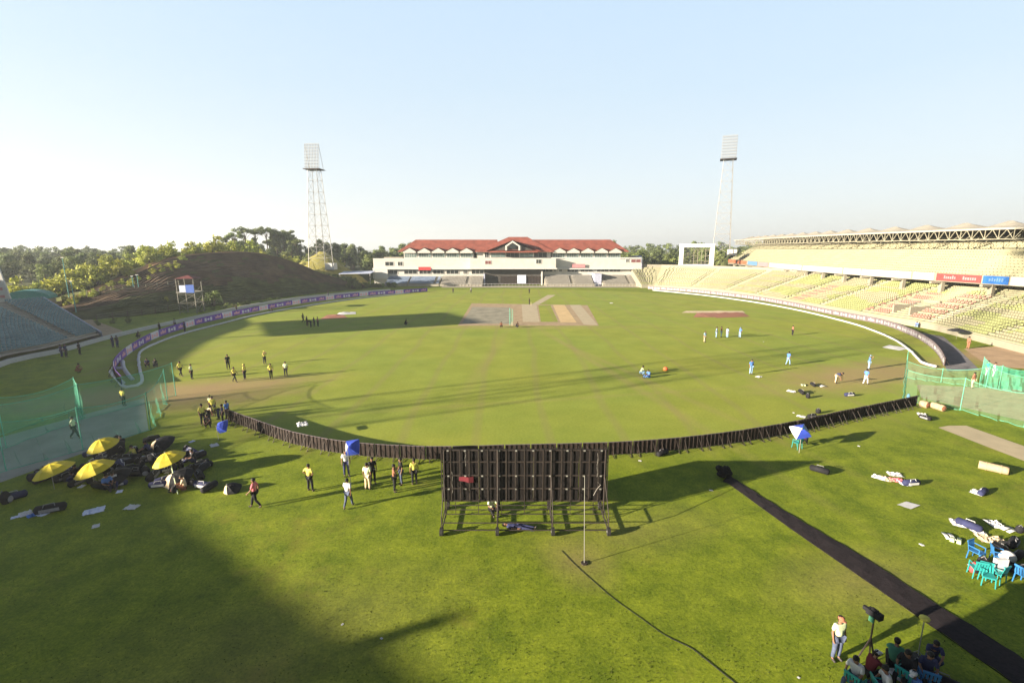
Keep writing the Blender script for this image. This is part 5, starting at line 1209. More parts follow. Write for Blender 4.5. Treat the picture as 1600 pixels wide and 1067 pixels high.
def bag_proto(kind, m1, m2):
    b = B(m1)
    if kind == 'duffel':
        e = empty('kit_bag', (0, 0, 0)); P = [(-.48, 0, .16), (-.42, 0, .17), (0, 0, .18), (.42, 0, .17), (.48, 0, .16)]; b.tube(P, [.08, .165, .175, .165, .08], 10); b.build('shell', parent=e, smooth=True)
        s_ = B(m2); s_.tube([(-.2, -.15, .2), (-.15, -.08, .38), (.15, -.06, .39), (.2, -.15, .2)], .018, 4); s_.box(-.3, .3, -.185, -.16, .1, .22); s_.build('strap', parent=e); return e
    if kind == 'pack':
        e = empty('backpack', (0, 0, 0)); b.blob((0, 0, .2), .2, .14, .25, 10, 7, .04); b.build('shell', parent=e, smooth=True)
        B(m2).blob((0, -.13, .14), .13, .06, .12, 8, 5, .03).build('pocket', parent=e, smooth=True); B(m2).tube([(-.08, .1, .4), (0, .05, .48), (.08, .1, .4)], .015, 4).build('handle', parent=e, smooth=True); return e
    if kind == 'cloth':
        e = None; n_ = 9; vs = []
        for j in range(n_):
            for i in range(n_): vs.append(((i-4)*.09+random.uniform(-.03, .03), (j-4)*.07+random.uniform(-.03, .03), .03+.10*abs(noise.noise(Vector((i*.6, j*.6, random.random()*.3))))*2*(1 if 0 < i < 8 and 0 < j < 8 else .2)))
        b.add(vs, [(j*n_+i, j*n_+i+1, (j+1)*n_+i+1, (j+1)*n_+i) for j in range(n_-1) for i in range(n_-1)]); return b.build('crumpled_cloth')
    if kind == 'pads':
        e = empty('batting_pads', (0, 0, 0))
        for s_ in (-1, 1):
            q_ = B(m1); 
            for k_ in range(4): q_.tube([(-.35, s_*.13-.06+k_*.04, .06), (0, s_*.13-.06+k_*.04, .10), (.32, s_*.13-.06+k_*.04, .05)], .03, 5)
            q_.build('pad', parent=e, smooth=True)
        return e
PR = {k_: bag_proto(*v) for k_, v in dict(dufblack=('duffel', 'fabric_black', 'fabric_grey'), dufnavy=('duffel', 'fabric_navy', 'fabric_white'), packblack=('pack', 'fabric_black', 'fabric_grey'), packblue=('pack', 'fabric_blue', 'fabric_black'), packred=('pack', 'fabric_red', 'fabric_black'),
      clwhite=('cloth', 'fabric_white', ''), clgrey=('cloth', 'bluewhite_sheet', ''), clpink=('cloth', 'fabric_pink', ''), clblue=('cloth', 'fabric_blue', ''), pads=('pads', 'fabric_white', ''), padsy=('pads', 'fabric_lime', ''), clbeige=('cloth', 'fabric_beige', '')).items()}
CATS = dict(duf='kit bag', pac='backpack', clw='cloth', clg='cloth', clp='cloth', clb='cloth', pad='pads')
def item(k_, x_, y_, lab, rz=None, s_=None, g_=None): return place(PR[k_], x_, y_, rz if rz is not None else random.uniform(0, 360), lab, CATS[k_[:3]], g_, s_)
HG = 'dark kit heaped around the yellow umbrellas'
random.seed(21)
HEAP2 = True
heap = [(110, 748), (95, 752), (84, 745), (132, 742), (150, 735), (160, 722), (178, 718), (188, 708), (172, 700), (200, 720), (215, 722), (225, 705), (238, 718), (250, 738), (262, 752), (285, 742), (300, 738), (312, 748), (296, 756), (276, 768), (250, 760), (240, 748), (228, 742), (215, 740), (205, 735), (190, 745), (186, 757), (160, 762), (140, 757), (122, 757), (70, 752), (58, 744), (318, 762), (330, 765), (210, 708), (308, 715), (288, 712), (182, 690), (146, 712), (270, 722), (320, 730), (236, 690)]
for _ in range(46):
    a = random.random(); x_ = 55+a*265; heap.append((x_, 752-a*12-random.random()*(34 if 120 < x_ < 300 else 14)))
for i, (x_, y_) in enumerate(heap):
    kk = ['dufblack', 'packblack', 'dufnavy', 'dufblack', 'packblack', 'dufblack'][i % 6]
    item(kk, x_+random.uniform(-3, 3), y_+random.uniform(-2, 2), {'dufblack': 'black kit bag in the heap around the yellow umbrellas', 'packblack': 'black backpack in the heap around the yellow umbrellas', 'dufnavy': 'navy kit bag with white strap in the heap around the yellow umbrellas'}[kk], g_={'dufblack': HG, 'packblack': 'black backpacks heaped around the yellow umbrellas', 'dufnavy': 'navy bags heaped around the yellow umbrellas'}[kk], s_=random.uniform(.95, 1.35))
for i, (x_, y_) in enumerate([(152, 702), (187, 768), (206, 793), (66, 803), (40, 803), (25, 808), (208, 699), (300, 690), (335, 696), (128, 760), (70, 742), (280, 744), (262, 738), (222, 714), (298, 734), (180, 730), (150, 822), (316, 705)]):
    labs = ['white cloth dropped under the farthest yellow umbrella', 'white cloth lying by the front seated people', 'greyish white cloth right of the pale curved cloth', 'pale cloth right of centre in the far left clothes row', 'pale cloth in the middle of the far left clothes row', 'pale cloth at the left end of the far left clothes row', 'pale cloth next to the beige sided dark umbrella at the back', 'pale grey cloth on the grass right of the farthest yellow umbrella', 'bluish white cloth on the grass below the tipped umbrella', 'white cloth below the front middle yellow umbrella', 'white cloth under the leftmost yellow umbrella', 'white cloth on the bags below the right yellow umbrella', 'pale cloth behind the lower right dark umbrella', 'small pale cloth left of the right yellow umbrella', 'small white cloth right of the right yellow umbrella', 'pale cloth behind the front middle yellow umbrella', 'small pale scrap of cloth nearest the bottom on the shaded left grass', 'white cloth scrap nearest the sunlit grass behind the umbrellas']
    item(['clwhite', 'clgrey'][i % 2], x_, y_, labs[i], s_=.55 if i not in (2, 3, 4, 8) else .9)
item('clgrey', 147, 799, 'bluish white curved cloth lying alone on the shaded left grass', rz=35, s_=1.25)
item('dufblack', 80, 800, 'black bag right of the far left clothes row', s_=1.4); item('packblack', 10, 786, 'black backpack at the left frame edge', s_=1.6); item('dufnavy', 22, 780, 'navy bag at the left frame edge', s_=1.2)
item('clblue', 55, 804, 'blue cloth between the pale clothes and the black bag at far left', s_=.9)
item('clwhite', 474, 681, 'white cloth hung over a board of the near row left part', s_=1.3).location.z = .9
# right side items
RI = [('padsy', 1255, 602, 'pale pads beside a black bag, far end of the right midfield kit'), ('dufblack', 1270, 603, 'black bag at the far end of the right midfield kit'), ('pads', 1285, 604, 'white pads right of the far midfield black bag'), ('dufblack', 1252, 615, 'black bag in the second row of the right midfield kit'), ('packblack', 1262, 622, 'black backpack right end of the second midfield row'), ('clwhite', 1236, 612, 'small white cloth left of the second midfield row'), ('clwhite', 1240, 645, 'white scrap left of the bag before the right board row'), ('dufblack', 1268, 652, 'black bag just inside the right board row'), ('packblack', 1278, 646, 'black backpack just inside the right board row'), ('clwhite', 1252, 651, 'white cloth left of the bag just inside the right board row'), ('dufnavy', 1327, 619, 'navy bag lying on the grass below the dirt patch'), ('dufblack', 1035, 711, 'black bag on the grass behind the right end of the sight screen'), ('clwhite', 1000, 720, 'white scrap on the grass right of the sight screen'), ('clwhite', 1111, 766, 'white scrap below the black matting heap'), ('dufblack', 1280, 738, 'grey black bag lying in the right middle grass'),
      ('clwhite', 1342, 697, 'white scrap right of the tilted umbrella shadow'), ('clwhite', 1374, 747, 'white cloth, left end of the clothes row on the right grass'), ('clbeige', 1387, 749, 'cream cloth, second in the clothes row on the right grass'), ('clpink', 1401, 751, 'pink cloth, middle of the clothes row on the right grass'), ('clgrey', 1412, 755, 'pale blue cloth right of the pink cloth'), ('dufnavy', 1423, 758, 'navy bag, right end of the clothes row on the right grass'), ('clwhite', 1398, 742, 'white cloth behind the pink cloth'),
      ('dufnavy', 1535, 772, 'navy and white bag below the rolled matting'), ('clwhite', 1527, 770, 'white cloth left of the navy bag below the rolled matting'), ('clwhite', 1496, 818, 'white cloth left of the dark shirt bundle at right'), ('dufnavy', 1513, 825, 'navy bundle above the chair cluster'), ('clwhite', 1525, 829, 'white cloth right of the navy bundle above the chairs'), ('pads', 1482, 839, 'white pads lying left above the chair cluster'), ('padsy', 1493, 845, 'pale yellow pads next to the white ones above the chairs'), ('clwhite', 1555, 820, 'white cloth far above the chair cluster'), ('pads', 1577, 829, 'white pads right above the chair cluster'), ('packblack', 1592, 832, 'black backpack at the right edge above the chairs'), ('clbeige', 1538, 842, 'beige cloth right above the chairs'), ('clbeige', 1557, 845, 'pale bundle directly behind the chairs'), ('dufblack', 1565, 862, 'black bag behind the chair cluster'), ('dufblack', 1582, 852, 'upper black bag at the right edge behind the chairs'), ('dufblack', 1590, 872, 'middle black bag at the right edge behind the chairs'), ('packblack', 1576, 888, 'black backpack right of the chairs'), ('dufblack', 1592, 893, 'lower black bag at the right edge beside the chairs'), ('dufblack', 1545, 893, 'black bag between the teal chairs'), ('packblack', 1535, 885, 'black backpack between the blue chairs'), ('packred', 1520, 893, 'red backpack left of the chair cluster'), ('clwhite', 1530, 892, 'white cloth on the red backpack'), ('clwhite', 1440, 851, 'tiny white scrap left of the white pads at right'), ('clwhite', 1248, 1058, 'white cup sized scrap on the grass left of the huddle'), ('clwhite', 535, 975, 'white scrap on the lower left sunlit grass'), ('clwhite', 596, 997, 'white scrap near the lower shadow finger'),
      ('dufblack', 1400, 1085, 'black bag at the bottom of the huddle'), ('dufblack', 1440, 1050, 'black bag in the huddle beside the matting strip'), ('packblue', 1415, 1100, 'blue backpack at the bottom frame edge'), ('packblack', 1425, 1055, 'black backpack in the middle of the huddle'), ('dufblack', 1470, 1070, 'black bag on the matting strip by the huddle'), ('clwhite', 1408, 1052, 'white cloth behind the huddle'),
      ('clwhite', 1185, 589, 'pale sheet under the player in the right midfield'), ('dufblack', 1445, 655, 'dark bag in front of the log rolls'), ('clwhite', 1440, 648, 'white cloth in front of the log rolls'), ('packblue', 1419, 622, 'blue backpack at the end of the board row'), ('clwhite', 955, 474, 'small white heap on the far outfield'), ('clwhite', 1193, 534, 'white scrap right of the far blue group')]
for (k_, x_, y_, lab) in RI: item(k_, x_, y_, lab, s_=random.uniform(.9, 1.15) if 'scrap' not in lab else (.28 if y_ < 900 else .14))
# white sheet, log rolls, matting roll
b = B('fabric_white'); P = gp((1401, 789), (1416, 784), (1438, 790), (1423, 796)); vs = []
for j in range(7):
    for i in range(7): p = P[0].lerp(P[1], i/6).lerp(P[3].lerp(P[2], i/6), j/6); vs.append((p.x, p.y, .03+.03*abs(noise.noise(Vector((i*.7, j*.7, 2))))))
b.add(vs, [(j*7+i, j*7+i+1, (j+1)*7+i+1, (j+1)*7+i) for j in range(6) for i in range(6)]); tag(b.build('ground_sheet', smooth=True), 'flat bright white square sheet on the right grass', 'sheet')
def roll(pa, pb, r_, label):
    a, c = G(*pa), G(*pb); a.z = c.z = r_; e = empty('matting_roll', ((a.x+c.x)/2, (a.y+c.y)/2, 0), 0, label, 'roll')
    b = B('jute'); n_ = 9; P = [a.lerp(c, i/n_) for i in range(n_+1)]; b.tube(P, [r_*random.uniform(.93, 1.05) for _ in P], 14); rel(b, e, 'body', smooth=True)
    d = (c-a).normalized(); b = B('fabric_brown')
    for rr_ in (.75, .5, .25): b.bar(c+d*.003*(1/rr_), c+d*(.012/rr_), r_*rr_, n=12)
    rel(b, e, 'spiral_end'); b = B('jute')
    for t_ in (.25, .75): p = a.lerp(c, t_); b.bar(p-d*.03, p+d*.03, r_*1.07, n=14)
    rel(b, e, 'band')
roll((1528, 731), (1575, 742), .26, 'big beige roll of matting lying below the practice strip')
roll((1438, 635), (1449, 638), .30, 'short beige roll at the very end of the board row'); roll((1456, 637), (1474, 643), .28, 'beige roll with a dark end beside the right net')
# far covers on the outfield
for (px4, m_, lab) in ((((500, 499), (543, 497), (535, 491), (512, 492)), 'cover_red', 'red cover folded on the left outfield'), (((525, 492.5), (556, 491), (556, 487.5), (530, 488.5)), 'fabric_white', 'white cover beside the red one on the left outfield'), (((1083, 496), (1125, 496), (1120, 488), (1090, 488)), 'cover_red', 'faded red cover on the right outfield'), (((1118, 497), (1172, 495), (1160, 488), (1121, 488)), 'fabric_brown', 'grey cover right of the faded red one'), (((1065, 489), (1165, 489), (1160, 486), (1072, 486)), 'fabric_beige', 'long cream cover behind the red and grey ones'), (((1378, 543), (1405, 548), (1420, 545), (1390, 539)), 'fabric_white', 'white cover lying inside the right rope')):
    b = B(m_); P = gp(*px4); n_ = 8; vs = []
    for j in range(n_):
        for i in range(n_): p = P[0].lerp(P[1], i/(n_-1)).lerp(P[3].lerp(P[2], i/(n_-1)), j/(n_-1)); vs.append((p.x, p.y, .03+.35*abs(noise.noise(Vector((p.x*.5, p.y*.35, 1))))*(0 < i < n_-1 and 0 < j < n_-1)))
    b.add(vs, [(j*n_+i, j*n_+i+1, (j+1)*n_+i+1, (j+1)*n_+i) for j in range(n_-1) for i in range(n_-1)]); tag(b.build('pitch_cover', smooth=True), lab, 'cover')
o = B('plastic_orange'); p = G(1040, 579); o.blob((0, 0, .22), .3, .3, .22, 12, 8, .04); o = o.build('ball_bag', smooth=True); o.location = (p.x, p.y, 0); tag(o, 'round orange ball bag right of the crouching blue pair', 'bag')
# stumps and net at the pitch
k = empty('bowling_net', tuple(G(797, 508)), 0, 'small green net frame standing at the near end of the pitch', 'net')
B('net_rope').bar((-.05, 0, 0), (-.05, 0, 3.2), .05).bar((.5, 0, 0), (.5, 0, 3.0), .03).build('post', parent=k); b = B('net_green'); b.face([(-.05, 0, .1), (.5, 0, .1), (.5, 0, 3), (-.05, 0, 3.1)]); b.build('net', parent=k)
for (x_, y_, lab) in ((795, 509, 'stumps at the near end of the pitch'), (826, 477.5, 'stumps at the far end of the pitch')):
    p = G(x_, y_); k = empty('wicket', (p.x+.6, p.y, 0), 0, lab, 'stumps')
    for i in range(3): B('fabric_beige').bar((i*.11-.11, 0, 0), (i*.11-.11, 0, .71), .02).build('stump', parent=k)
# tripod with camera
def tripod(x_, y_, h, lab):
    p = G(x_, y_); k = empty('camera_tripod', (p.x, p.y, 0), R(20), lab, 'tripod')
    for i in range(3): a = math.tau*i/3+.4; B('steel_dark').bar((math.cos(a)*.45, math.sin(a)*.45, 0), (0, 0, h*.62), .022, .03).build('leg', parent=k)
    B('steel_dark').bar((0, 0, h*.55), (0, 0, h), .03).build('column', parent=k)
    c_ = B('fabric_black'); c_.box(-.1, .1, -.22, .22, h, h+.2).box(-.05, .05, .22, .36, h+.04, h+.16).box(-.03, .03, -.1, .1, h+.2, h+.28); c_.build('camera', parent=k)
    B('fabric_green').box(-.14, -.11, -.07, .08, h-.16, h+.02).build('monitor', parent=k)
tripod(1352, 1050, 2.15, 'tall tripod with a video camera in the bottom right huddle')
p = G(1432, 1035); k = empty('lamp_stand', (p.x, p.y, 0), 0, 'thin stand with a pale yellow head at the edge of the matting strip', 'stand')
B('steel').bar((0, 0, 0), (0, 0, 1.7), .018).build('pole', parent=k); B('fabric_yellow').blob((0, 0, 1.75), .16, .16, .09, 10, 6).build('head', parent=k)
for i in range(3): a = math.tau*i/3; B('steel').bar((math.cos(a)*.35, math.sin(a)*.35, 0), (0, 0, .5), .014).build('leg', parent=k)
p = G(1571, 885); b = B('fabric_white').blob((p.x, p.y, .5), .32, .28, .26, 12, 8, .06); tag(b.build('cushion_bundle', smooth=True), 'round white bundle on top of the bags by the chairs', 'bundle')
B('fabric_white'); p = G(1559, 905); b = B('fabric_white'); b.box(p.x-.26, p.x+.26, p.y-.06, p.y+.1, .45, .98); tag(b.build('white_bag'), 'square white bag standing on a teal chair', 'bag')
# yellow stick leaning near the umbrellas
a = G(278, 772); c = G(268, 742); c.z = 1.4
tag(B('fabric_lime').bar(a, c, .03).build('leaning_pole'), 'pale yellow pole leaning at the right end of the kit heap', 'pole')

# ------------------------------------------------------------------ camera scaffold, fences, hill furniture
p = G(301, 489); Y_ = p.y; k = empty('camera_scaffold', (p.x, p.y, 0), R(8), 'scaffold tower with blue and white sheeting and a small roof before the grass hill', 'scaffold')
b = B('scaffold_steel'); S = 1.7; Ht = 7.6
for (a, c) in ((-1, -1), (1, -1), (1, 1), (-1, 1)): B('scaffold_steel').bar((a*S, c*S, 0), (a*S, c*S, Ht), .09).build('post', parent=k)
for z in (0.4, 2.3, 4.2):
    for (q1, q2) in (((-S, -S), (S, -S)), ((S, -S), (S, S)), ((S, S), (-S, S)), ((-S, S), (-S, -S))): b.bar((*q1, z), (*q2, z), .05, n=4); b.bar((*q1, z), (*q2, z+1.9), .045, n=4)
b.build('bracing', parent=k); B('concrete').box(-S-.2, S+.2, -S-.2, S+.2, 4.6, 4.75).build('deck', parent=k)
B('blue_sheet').box(.2, S+.1, -S-.3, -S-.22, 4.6, 6.3).build('blue_sheet', parent=k); B('bluewhite_sheet').box(-S+.6, .15, -S-.3, -S-.22, 4.7, 6.2).build('white_sheet', parent=k)
B('maroon').add([(-S-.3, -S-.3, Ht), (S+.3, -S-.3, Ht), (S+.3, S+.3, Ht), (-S-.3, S+.3, Ht), (0, 0, Ht+.7)], [(0, 1, 4), (1, 2, 4), (2, 3, 4), (3, 0, 4), (0, 3, 2, 1)]).build('roof', parent=k)
# fence and lamp posts behind the left stand
FP = resample([(-104, 108, 0), (-98, 112, 0), (-90, 118, 0), (-84, 122, 0)], 2.2)
k = empty('rail_fence', tuple(FP[0]), 0, 'pale post and rail fence climbing the left end of the grass hill', 'fence')
def hz(p): return 2.2+max(0, (p.x+104)/20*2.2)
for p in FP: rel(B('steel_cream').bar((p.x, p.y, -.2), (p.x, p.y, hz(p)+1.6), .07), k, 'post')
b = B('steel_cream')
for i in range(len(FP)-1):
    for dz in (.5, 1.0, 1.5): b.bar((FP[i].x, FP[i].y, hz(FP[i])+dz), (FP[i+1].x, FP[i+1].y, hz(FP[i+1])+dz), .03, n=4)
rel(b, k, 'rail')
for (x_, y0, y1, Y_, lab) in ((110, 403, 475, 112, 'tall teal lamp post left of the grass hill'), (210, 432, 458, 118, 'short teal post on the hill fence'), (218, 430, 458, 118, 'second short teal post on the hill fence'), (118, 440, 482, 100, 'dark post right of the teal roofed kiosk')):
    k = empty('lamp_post', (WX(x_, y1, Y_), Y_, HZ(y1, Y_)), 0, lab, 'post'); hgt = HZ(y0, Y_)-HZ(y1, Y_)
    B('teal_roof').bar((0, 0, -3), (0, 0, hgt), .12, .07).build('pole', parent=k); B('steel').box(-.35, .35, -.1, .1, hgt, hgt+.15).build('lamp', parent=k)
# fence posts along hill foot
FP = resample([(-80, 92, 0), (-76.5, 108, 0), (-70, 131, 0), (-61, 150, 0)], 3.0)
k = empty('wire_fence', tuple(FP[0]), 0, 'low wire fence with wooden posts along the foot of the grass hill', 'fence')
for p in FP: rel(B('bark').bar((p.x, p.y, 0), (p.x, p.y, 1.5), .07), k, 'post')
b = B('steel')
for i in range(len(FP)-1):
    for z in (.5, 1.0, 1.4): b.bar((FP[i].x, FP[i].y, z), (FP[i+1].x, FP[i+1].y, z), .02, n=3)
rel(b, k, 'wire')

# ------------------------------------------------------------------ trees
def tree_proto(kind, leaf, seed):
    random.seed(seed); e = empty('tree' if kind != 'bush' else 'bush', (0, -600, 0)); tr = B('bark'); lf = B(leaf)
    H_ = {'broad': 10.5, 'tall': 12.5, 'bush': 3.6, 'flat': 12.0, 'slim': 11.0}[kind]; th = {'broad': .38, 'tall': .5, 'bush': .12, 'flat': .68, 'slim': .35}[kind]*H_
    cl = []
    if kind == 'bush':
        for k_ in range(9): a = random.random()*6.28; r_ = random.uniform(.2, 1.3); cl.append((Vector((math.cos(a)*r_, math.sin(a)*r_, random.uniform(.8, 2.7)-r_*.4)), random.uniform(.55, .95)))
        for c_, r_ in cl: tr.bar((0, 0, -.5), c_, .07, .02, n=4)
    else:
        lean = Vector((random.uniform(-.5, .5), random.uniform(-.5, .5), 0)); top = Vector((0, 0, th))+lean
        tr.tube([(0, 0, -1), (0, 0, 0), tuple(Vector((0, 0, th*.5))+lean*.35), tuple(top), tuple(top+Vector((0, 0, (H_-th)*.55)))], [.36, .27, .21, .17, .06], 7)
        n_ = {'broad': 15, 'tall': 13, 'flat': 10, 'slim': 11}[kind]
        for k_ in range(n_):
            a = k_*2.4+random.uniform(-.4, .4); u = k_/(n_-1)
            if kind == 'broad': rr_ = random.uniform(1.2, 3.3)*(1-.6*u*u); z = th*.8+(H_-th*.8-1.2)*u
            elif kind == 'tall': rr_ = random.uniform(.8, 2.5)*(1-.5*u); z = th*.85+(H_-th*.85-1)*u
            elif kind == 'slim': rr_ = random.uniform(.5, 1.5)*(1-.6*u); z = th*.8+(H_-th*.8-.9)*u
            else: rr_ = random.uniform(1.0, 3.8); z = H_-1.3+random.uniform(-1.3, .6)-rr_*.15
            c_ = Vector((math.cos(a)*rr_, math.sin(a)*rr_, z))+lean; cl.append((c_, random.uniform(.9, 1.7) if kind not in ('flat', 'slim') else random.uniform(.8, 1.25)))
            s0 = Vector((lean.x*.8, lean.y*.8, min(th*random.uniform(.75, 1.1), z-.5))); tr.bar(s0, c_, .10, .03, n=4)
    for c_, r_ in cl:
        nl = int(75*r_*r_) if kind != 'bush' else int(110*r_*r_)
        sz = .34 if kind != 'bush' else .20
        for _ in range(nl):
            d = Vector((random.gauss(0, 1), random.gauss(0, 1), random.gauss(0, .8))).normalized()*r_*random.uniform(.45, 1.08); d.z *= .72; p = c_+d
            nrm = (d.normalized()+Vector((random.gauss(0, .7), random.gauss(0, .7), random.gauss(.3, .6)))).normalized(); q_ = nrm.to_track_quat('Z', 'Y'); s_ = sz*random.uniform(.6, 1.3); an = random.random()*6.28
            x1 = q_ @ Vector((math.cos(an), math.sin(an), 0))*s_; y1 = q_ @ Vector((-math.sin(an), math.cos(an), 0))*s_*.55
            lf.face([p-x1, p+y1, p+x1, p-y1])
    tr.build('trunk', parent=e); lf.build('crown', parent=e); KIDS[e.name] = [(c_, []) for c_ in e.children]
    return e
TP = dict(dark=[tree_proto('broad', 'leaf_dark', 1), tree_proto('broad', 'leaf_mid', 2), tree_proto('tall', 'leaf_dark', 3), tree_proto('tall', 'leaf_mid', 11)], slim=[tree_proto('slim', 'leaf_dark', 4)], flat=[tree_proto('flat', 'leaf_dark', 5), tree_proto('flat', 'leaf_mid', 6)], bush=[tree_proto('bush', 'leaf_bright', 7), tree_proto('bush', 'leaf_bright', 8)], bushd=[tree_proto('bush', 'leaf_mid', 9)])
random.seed(5)
tused = set(); NT = [0]
def plant(pr, x_, y_, label, group, cat='tree', s_=1.0, z=None):
    z = T(x_, y_)-.15 if z is None else z; loc = (x_, y_, z); NT[0] += 1
    if pr.name not in tused: tused.add(pr.name); pr.location = loc; tag(pr, label, cat, group); pr.scale = (s_,)*3; pr.rotation_euler.z = random.random()*6.28; return pr
    return copy_tree(pr, loc, random.random()*6.28, label, cat, group, (s_*random.uniform(.9, 1.1), s_*random.uniform(.9, 1.1), s_))
# left forest slope
FAR = MB(); FAR.m('bark').m('leaf_far_dark').m('leaf_far_mid')
def far_tree(x_, y_, s_):
    z = T(x_, y_)-.3; h = random.uniform(9, 12.5)*s_; FAR.cur = 0; FAR.bar((x_, y_, z-1), (x_, y_, z+h*.6), .3, .15, n=4, cap=False); FAR.cur = random.choice((1, 1, 2))
    for k_ in range(8):
        a = random.random()*6.28; r_ = random.uniform(.3, 2.9)*s_; c_ = Vector((x_+math.cos(a)*r_, y_+math.sin(a)*r_, z+h*random.uniform(.45, .95)-r_*.3)); rr_ = random.uniform(1.1, 1.8)*s_
        for _ in range(42):
            d = Vector((random.gauss(0, 1), random.gauss(0, 1), random.gauss(0, .8))).normalized()*rr_*random.uniform(.5, 1.1); d.z *= .75; p = c_+d
            q_ = (d.normalized()+Vector((random.gauss(0, .6), random.gauss(0, .6), .4))).normalized().to_track_quat('Z', 'Y'); an = random.random()*6.28; sz = random.uniform(.35, .62)*s_
            x1 = q_ @ Vector((math.cos(an), math.sin(an), 0))*sz; y1 = q_ @ Vector((-math.sin(an), math.cos(an), 0))*sz*.6; FAR.face([p-x1, p+y1, p+x1, p-y1])
def scatter(n_, px0, px1, Y0, Y1, protos, label, group, smin=.8, smax=1.15, reject=None):
    c_ = 0; tries = 0; pts = []
    while c_ < n_ and tries < n_*30:
        tries += 1; Y_ = Y0+(Y1-Y0)*random.random(); px = random.uniform(px0, px1); x_ = (px-800)/FPX*Y_
        if reject and reject(x_, Y_): continue
        if any((x_-a)**2+(Y_-b_)**2 < 12+Y_*.02 for a, b_ in pts): continue
        pts.append((x_, Y_))
        if protos is None: far_tree(x_, Y_, random.uniform(smin, smax)*random.choice((.75, .9, 1.0, 1.1))); c_ += 1; continue
        plant(random.choice(protos), x_, Y_, label, group, s_=random.uniform(smin, smax)); c_ += 1
onhill = lambda x_, y_: (-112 < x_ < -50 and y_ < 195 and (x_+100)*.8 > -20 and math.hypot(x_, (y_-100)) < 128)
scatter(88, -60, 330, 140, 215, TP['dark'], 'tree in the dense dark wood beyond the left stand', 'trees of the left wood', .62, .88, reject=lambda x_, y_: math.hypot(x_, y_-100) < 140)
scatter(400, -100, 560, 200, 400, None, '', '', .72, 1.0, reject=lambda x_, y_: math.hypot(x_+76, y_-200) < 17 or math.hypot(x_, y_-100) < 140)
scatter(48, 430, 660, 205, 270, TP['dark'], 'dark tree between the left floodlight and the pavilion', 'trees left of the pavilion', .8, 1.05, reject=lambda x_, y_: x_ > -40 and y_ < 215 or math.hypot(x_+76, y_-206) < 14)
scatter(32, 600, 1000, 225, 260, TP['dark'], 'tree seen over the pavilion roof', 'trees behind the pavilion', .8, 1.1)
scatter(58, 965, 1230, 215, 270, TP['dark'], 'tree between the pavilion and the white scoreboard frame', 'trees right of the pavilion', .75, 1.05)
scatter(75, 600, 1260, 262, 340, None, '', '', .8, 1.05)
scatter(110, 900, 1500, 340, 520, None, '', '', 1.0, 1.3)
o = FAR.build('distant_wood'); o['kind'] = 'stuff'; tag(o, 'far off wooded ridges all along the skyline behind the nearer trees', 'wood')
# tall crowns standing out on the skyline behind the hill
for i, (px, Y_, s_) in enumerate([(362, 205, .92), (376, 200, 1.0), (392, 205, 1.02), (408, 208, .95), (425, 204, .98), (440, 208, .85), (455, 212, .85), (470, 206, .8), (350, 215, .75), (398, 220, 1.0), (434, 224, .9), (372, 222, .95)]):
    plant(TP['flat'][i % 2], (px-800)/FPX*Y_, Y_, 'tall thin trunked tree with a flat crown on the skyline behind the grass hill', 'flat crowned skyline trees', s_=s_)
for i in range(48):
    px = random.uniform(280, 490); Y_ = random.uniform(176, 214); plant(random.choice(TP['dark'][:2]+TP['bushd']), (px-800)/FPX*Y_, Y_, 'low tree just behind the crest of the grass hill', 'low trees behind the hill crest', s_=random.uniform(.6, .85))
# bright bushes on the sunlit end of the hill and the yellow knoll
for i in range(52):
    k_ = random.randint(3, int(q_hill*.62)); p = hd[k_].lerp(he[k_], random.uniform(.0, .5)); x_, y_, u = p.x, p.y, p.z; plant(random.choice(TP['bush']), x_, y_, 'bright yellow green bush on the sunlit end of the grass hill', 'bright bushes on the hill end', 'bush', random.uniform(1.3, 2.3), z=u-.3)
for i in range(16):
    px = random.uniform(330, 480); Y_ = random.uniform(170, 182); plant(random.choice(TP['bush']), (px-800)/FPX*Y_, Y_, 'bright bush along the top of the grass hill', 'bright bushes along the hill top', 'bush', random.uniform(.8, 1.1), z=10.8 if px < 420 else 8.5)
# knoll
b = B('leaf_bright'); MATS_kn = C('knoll_grass', (.26, .235, .06), rough=.95, var=.25, scale=.4); b = B('knoll_grass'); vs = []
for j in range(9):
    for i in range(16):
        a = math.tau*i/16; r_ = j/8; vs.append((-77+math.cos(a)*19*r_, 196+math.sin(a)*13*r_, 13.2*(1-r_**1.35)+noise.noise(Vector((math.cos(a)*r_*3, math.sin(a)*r_*3, 0)))*1.5-.5))
b.add(vs, [(j*16+i, (j+1)*16+i, (j+1)*16+(i+1) % 16, j*16+(i+1) % 16) for j in range(8) for i in range(16)]); b.build('knoll', smooth=True, kind='structure')
for i in range(9):
    a = random.uniform(.2, 2.9); plant(random.choice(TP['bush']), -77+math.cos(a)*9, 196+math.sin(a)*5, 'bright bush growing on the yellow knoll beside the left floodlight', 'bushes on the knoll', 'bush', random.uniform(.7, 1.2), z=6.5+random.uniform(-.6, .4))
for i in range(26):
    px = random.uniform(470, 575); Y_ = random.uniform(166, 180); plant(random.choice(TP['bushd']), (px-800)/FPX*Y_, Y_, 'dark bush on the right end of the grass hill near the left floodlight', 'dark bushes on the right end of the hill', 'bush', random.uniform(.7, 1.3), z=max(0, (575-px)/100*4)-.3)
for i in range(22):
    px = random.uniform(190, 470); p = G(px, 512-(px-190)*.155); plant(random.choice(TP['bushd']), p.x-random.uniform(4, 7), p.y+1, 'low shrub along the foot of the grass hill', 'low shrubs along the hill foot', 'bush', random.uniform(.25, .5), z=-.1)
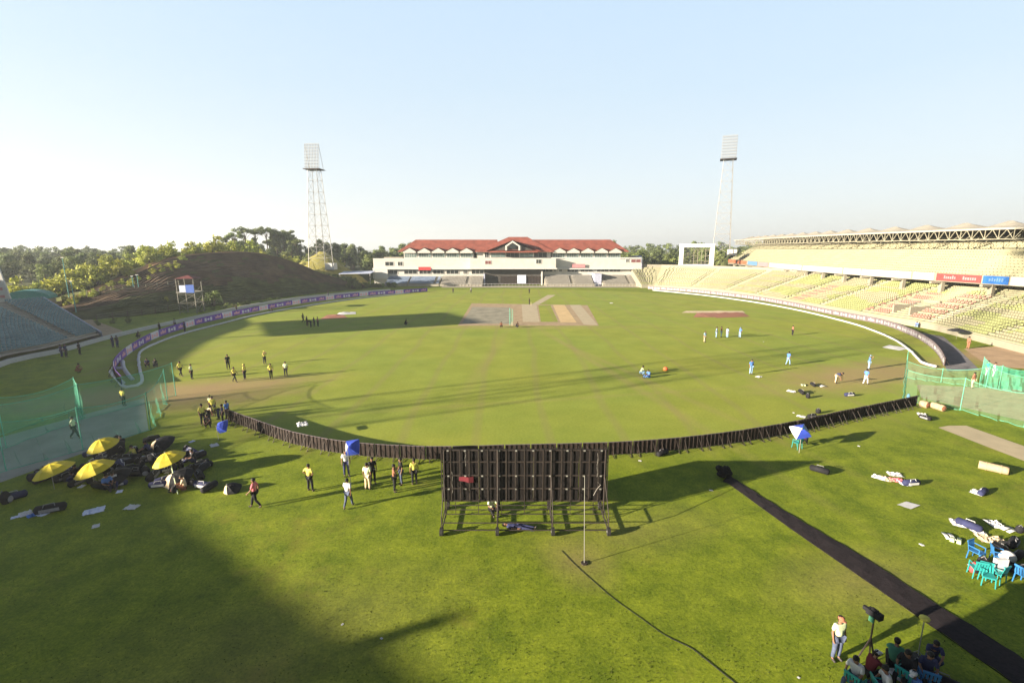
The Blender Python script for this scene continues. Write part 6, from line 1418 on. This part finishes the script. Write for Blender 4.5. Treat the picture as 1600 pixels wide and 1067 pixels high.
for i in range(34):
    k_ = random.randint(1, int(q_hill*.36)); u_ = random.uniform(.72, 1.0); p = hb[k_].lerp(hc[k_], u_); plant(random.choice(TP['bush']), p.x, p.y, 'bright scrub on the left shoulder of the grass hill', 'bright scrub on the hill shoulder', 'bush', random.uniform(.3, .75), z=p.z-.25)
# single small trees on the dark slope and hedge by the pavilion
plant(TP['bushd'][0], G(338, 478).x, G(338, 478).y-1, 'small round tree right of the scaffold tower before the grass hill', None, 'tree', 1.35, z=0.5)
plant(TP['bush'][0], (258-800)/FPX*112, 112, 'lone bright round bush left of the scaffold tower', None, 'bush', .62, z=1.2)
for i in range(12):
    px = 552+i*6; plant(TP['bushd'][0], (px-800)/FPX*176, 176+random.uniform(-2, 2), 'dark bush of the hedge before the awning beside the pavilion', 'hedge bushes beside the pavilion', 'bush', random.uniform(.6, .9), z=-.3)
for i in range(9):
    px = 1022+i*5; plant(TP['bushd'][0], (px-800)/FPX*205, 205+random.uniform(-2, 2), 'shrub behind the open terrace beside the white frame', 'shrubs behind the open terrace', 'bush', random.uniform(1.2, 1.7), z=5)
print('trees', NT[0], 'objects', len(bpy.data.objects))
# evening air: far things fade a little
hm = bpy.data.materials.new('haze_air'); hm.use_nodes = True; hn = hm.node_tree; hn.nodes.clear(); ho = hn.nodes.new('ShaderNodeOutputMaterial'); hv = hn.nodes.new('ShaderNodeVolumePrincipled')
hv.inputs['Color'].default_value = (.86, .93, 1, 1); hv.inputs['Density'].default_value = HAZE; hv.inputs['Anisotropy'].default_value = .3; hn.links.new(hv.outputs[0], ho.inputs['Volume'])
hz_ = MB(); hz_.mats = [hm]; hz_.cur = 0; hz_.box(-3100, 3100, -500, 4600, -3, 90); hz_.build('haze', kind='stuff', label='thin pale evening haze over the whole ground')
# remove never placed prototypes
for nm in [o.name for o in bpy.data.objects if o.type == 'EMPTY' and not o.parent and not o.get('label')]:
    o = bpy.data.objects[nm]
    for c_ in list(o.children): bpy.data.objects.remove(c_)
    bpy.data.objects.remove(o)
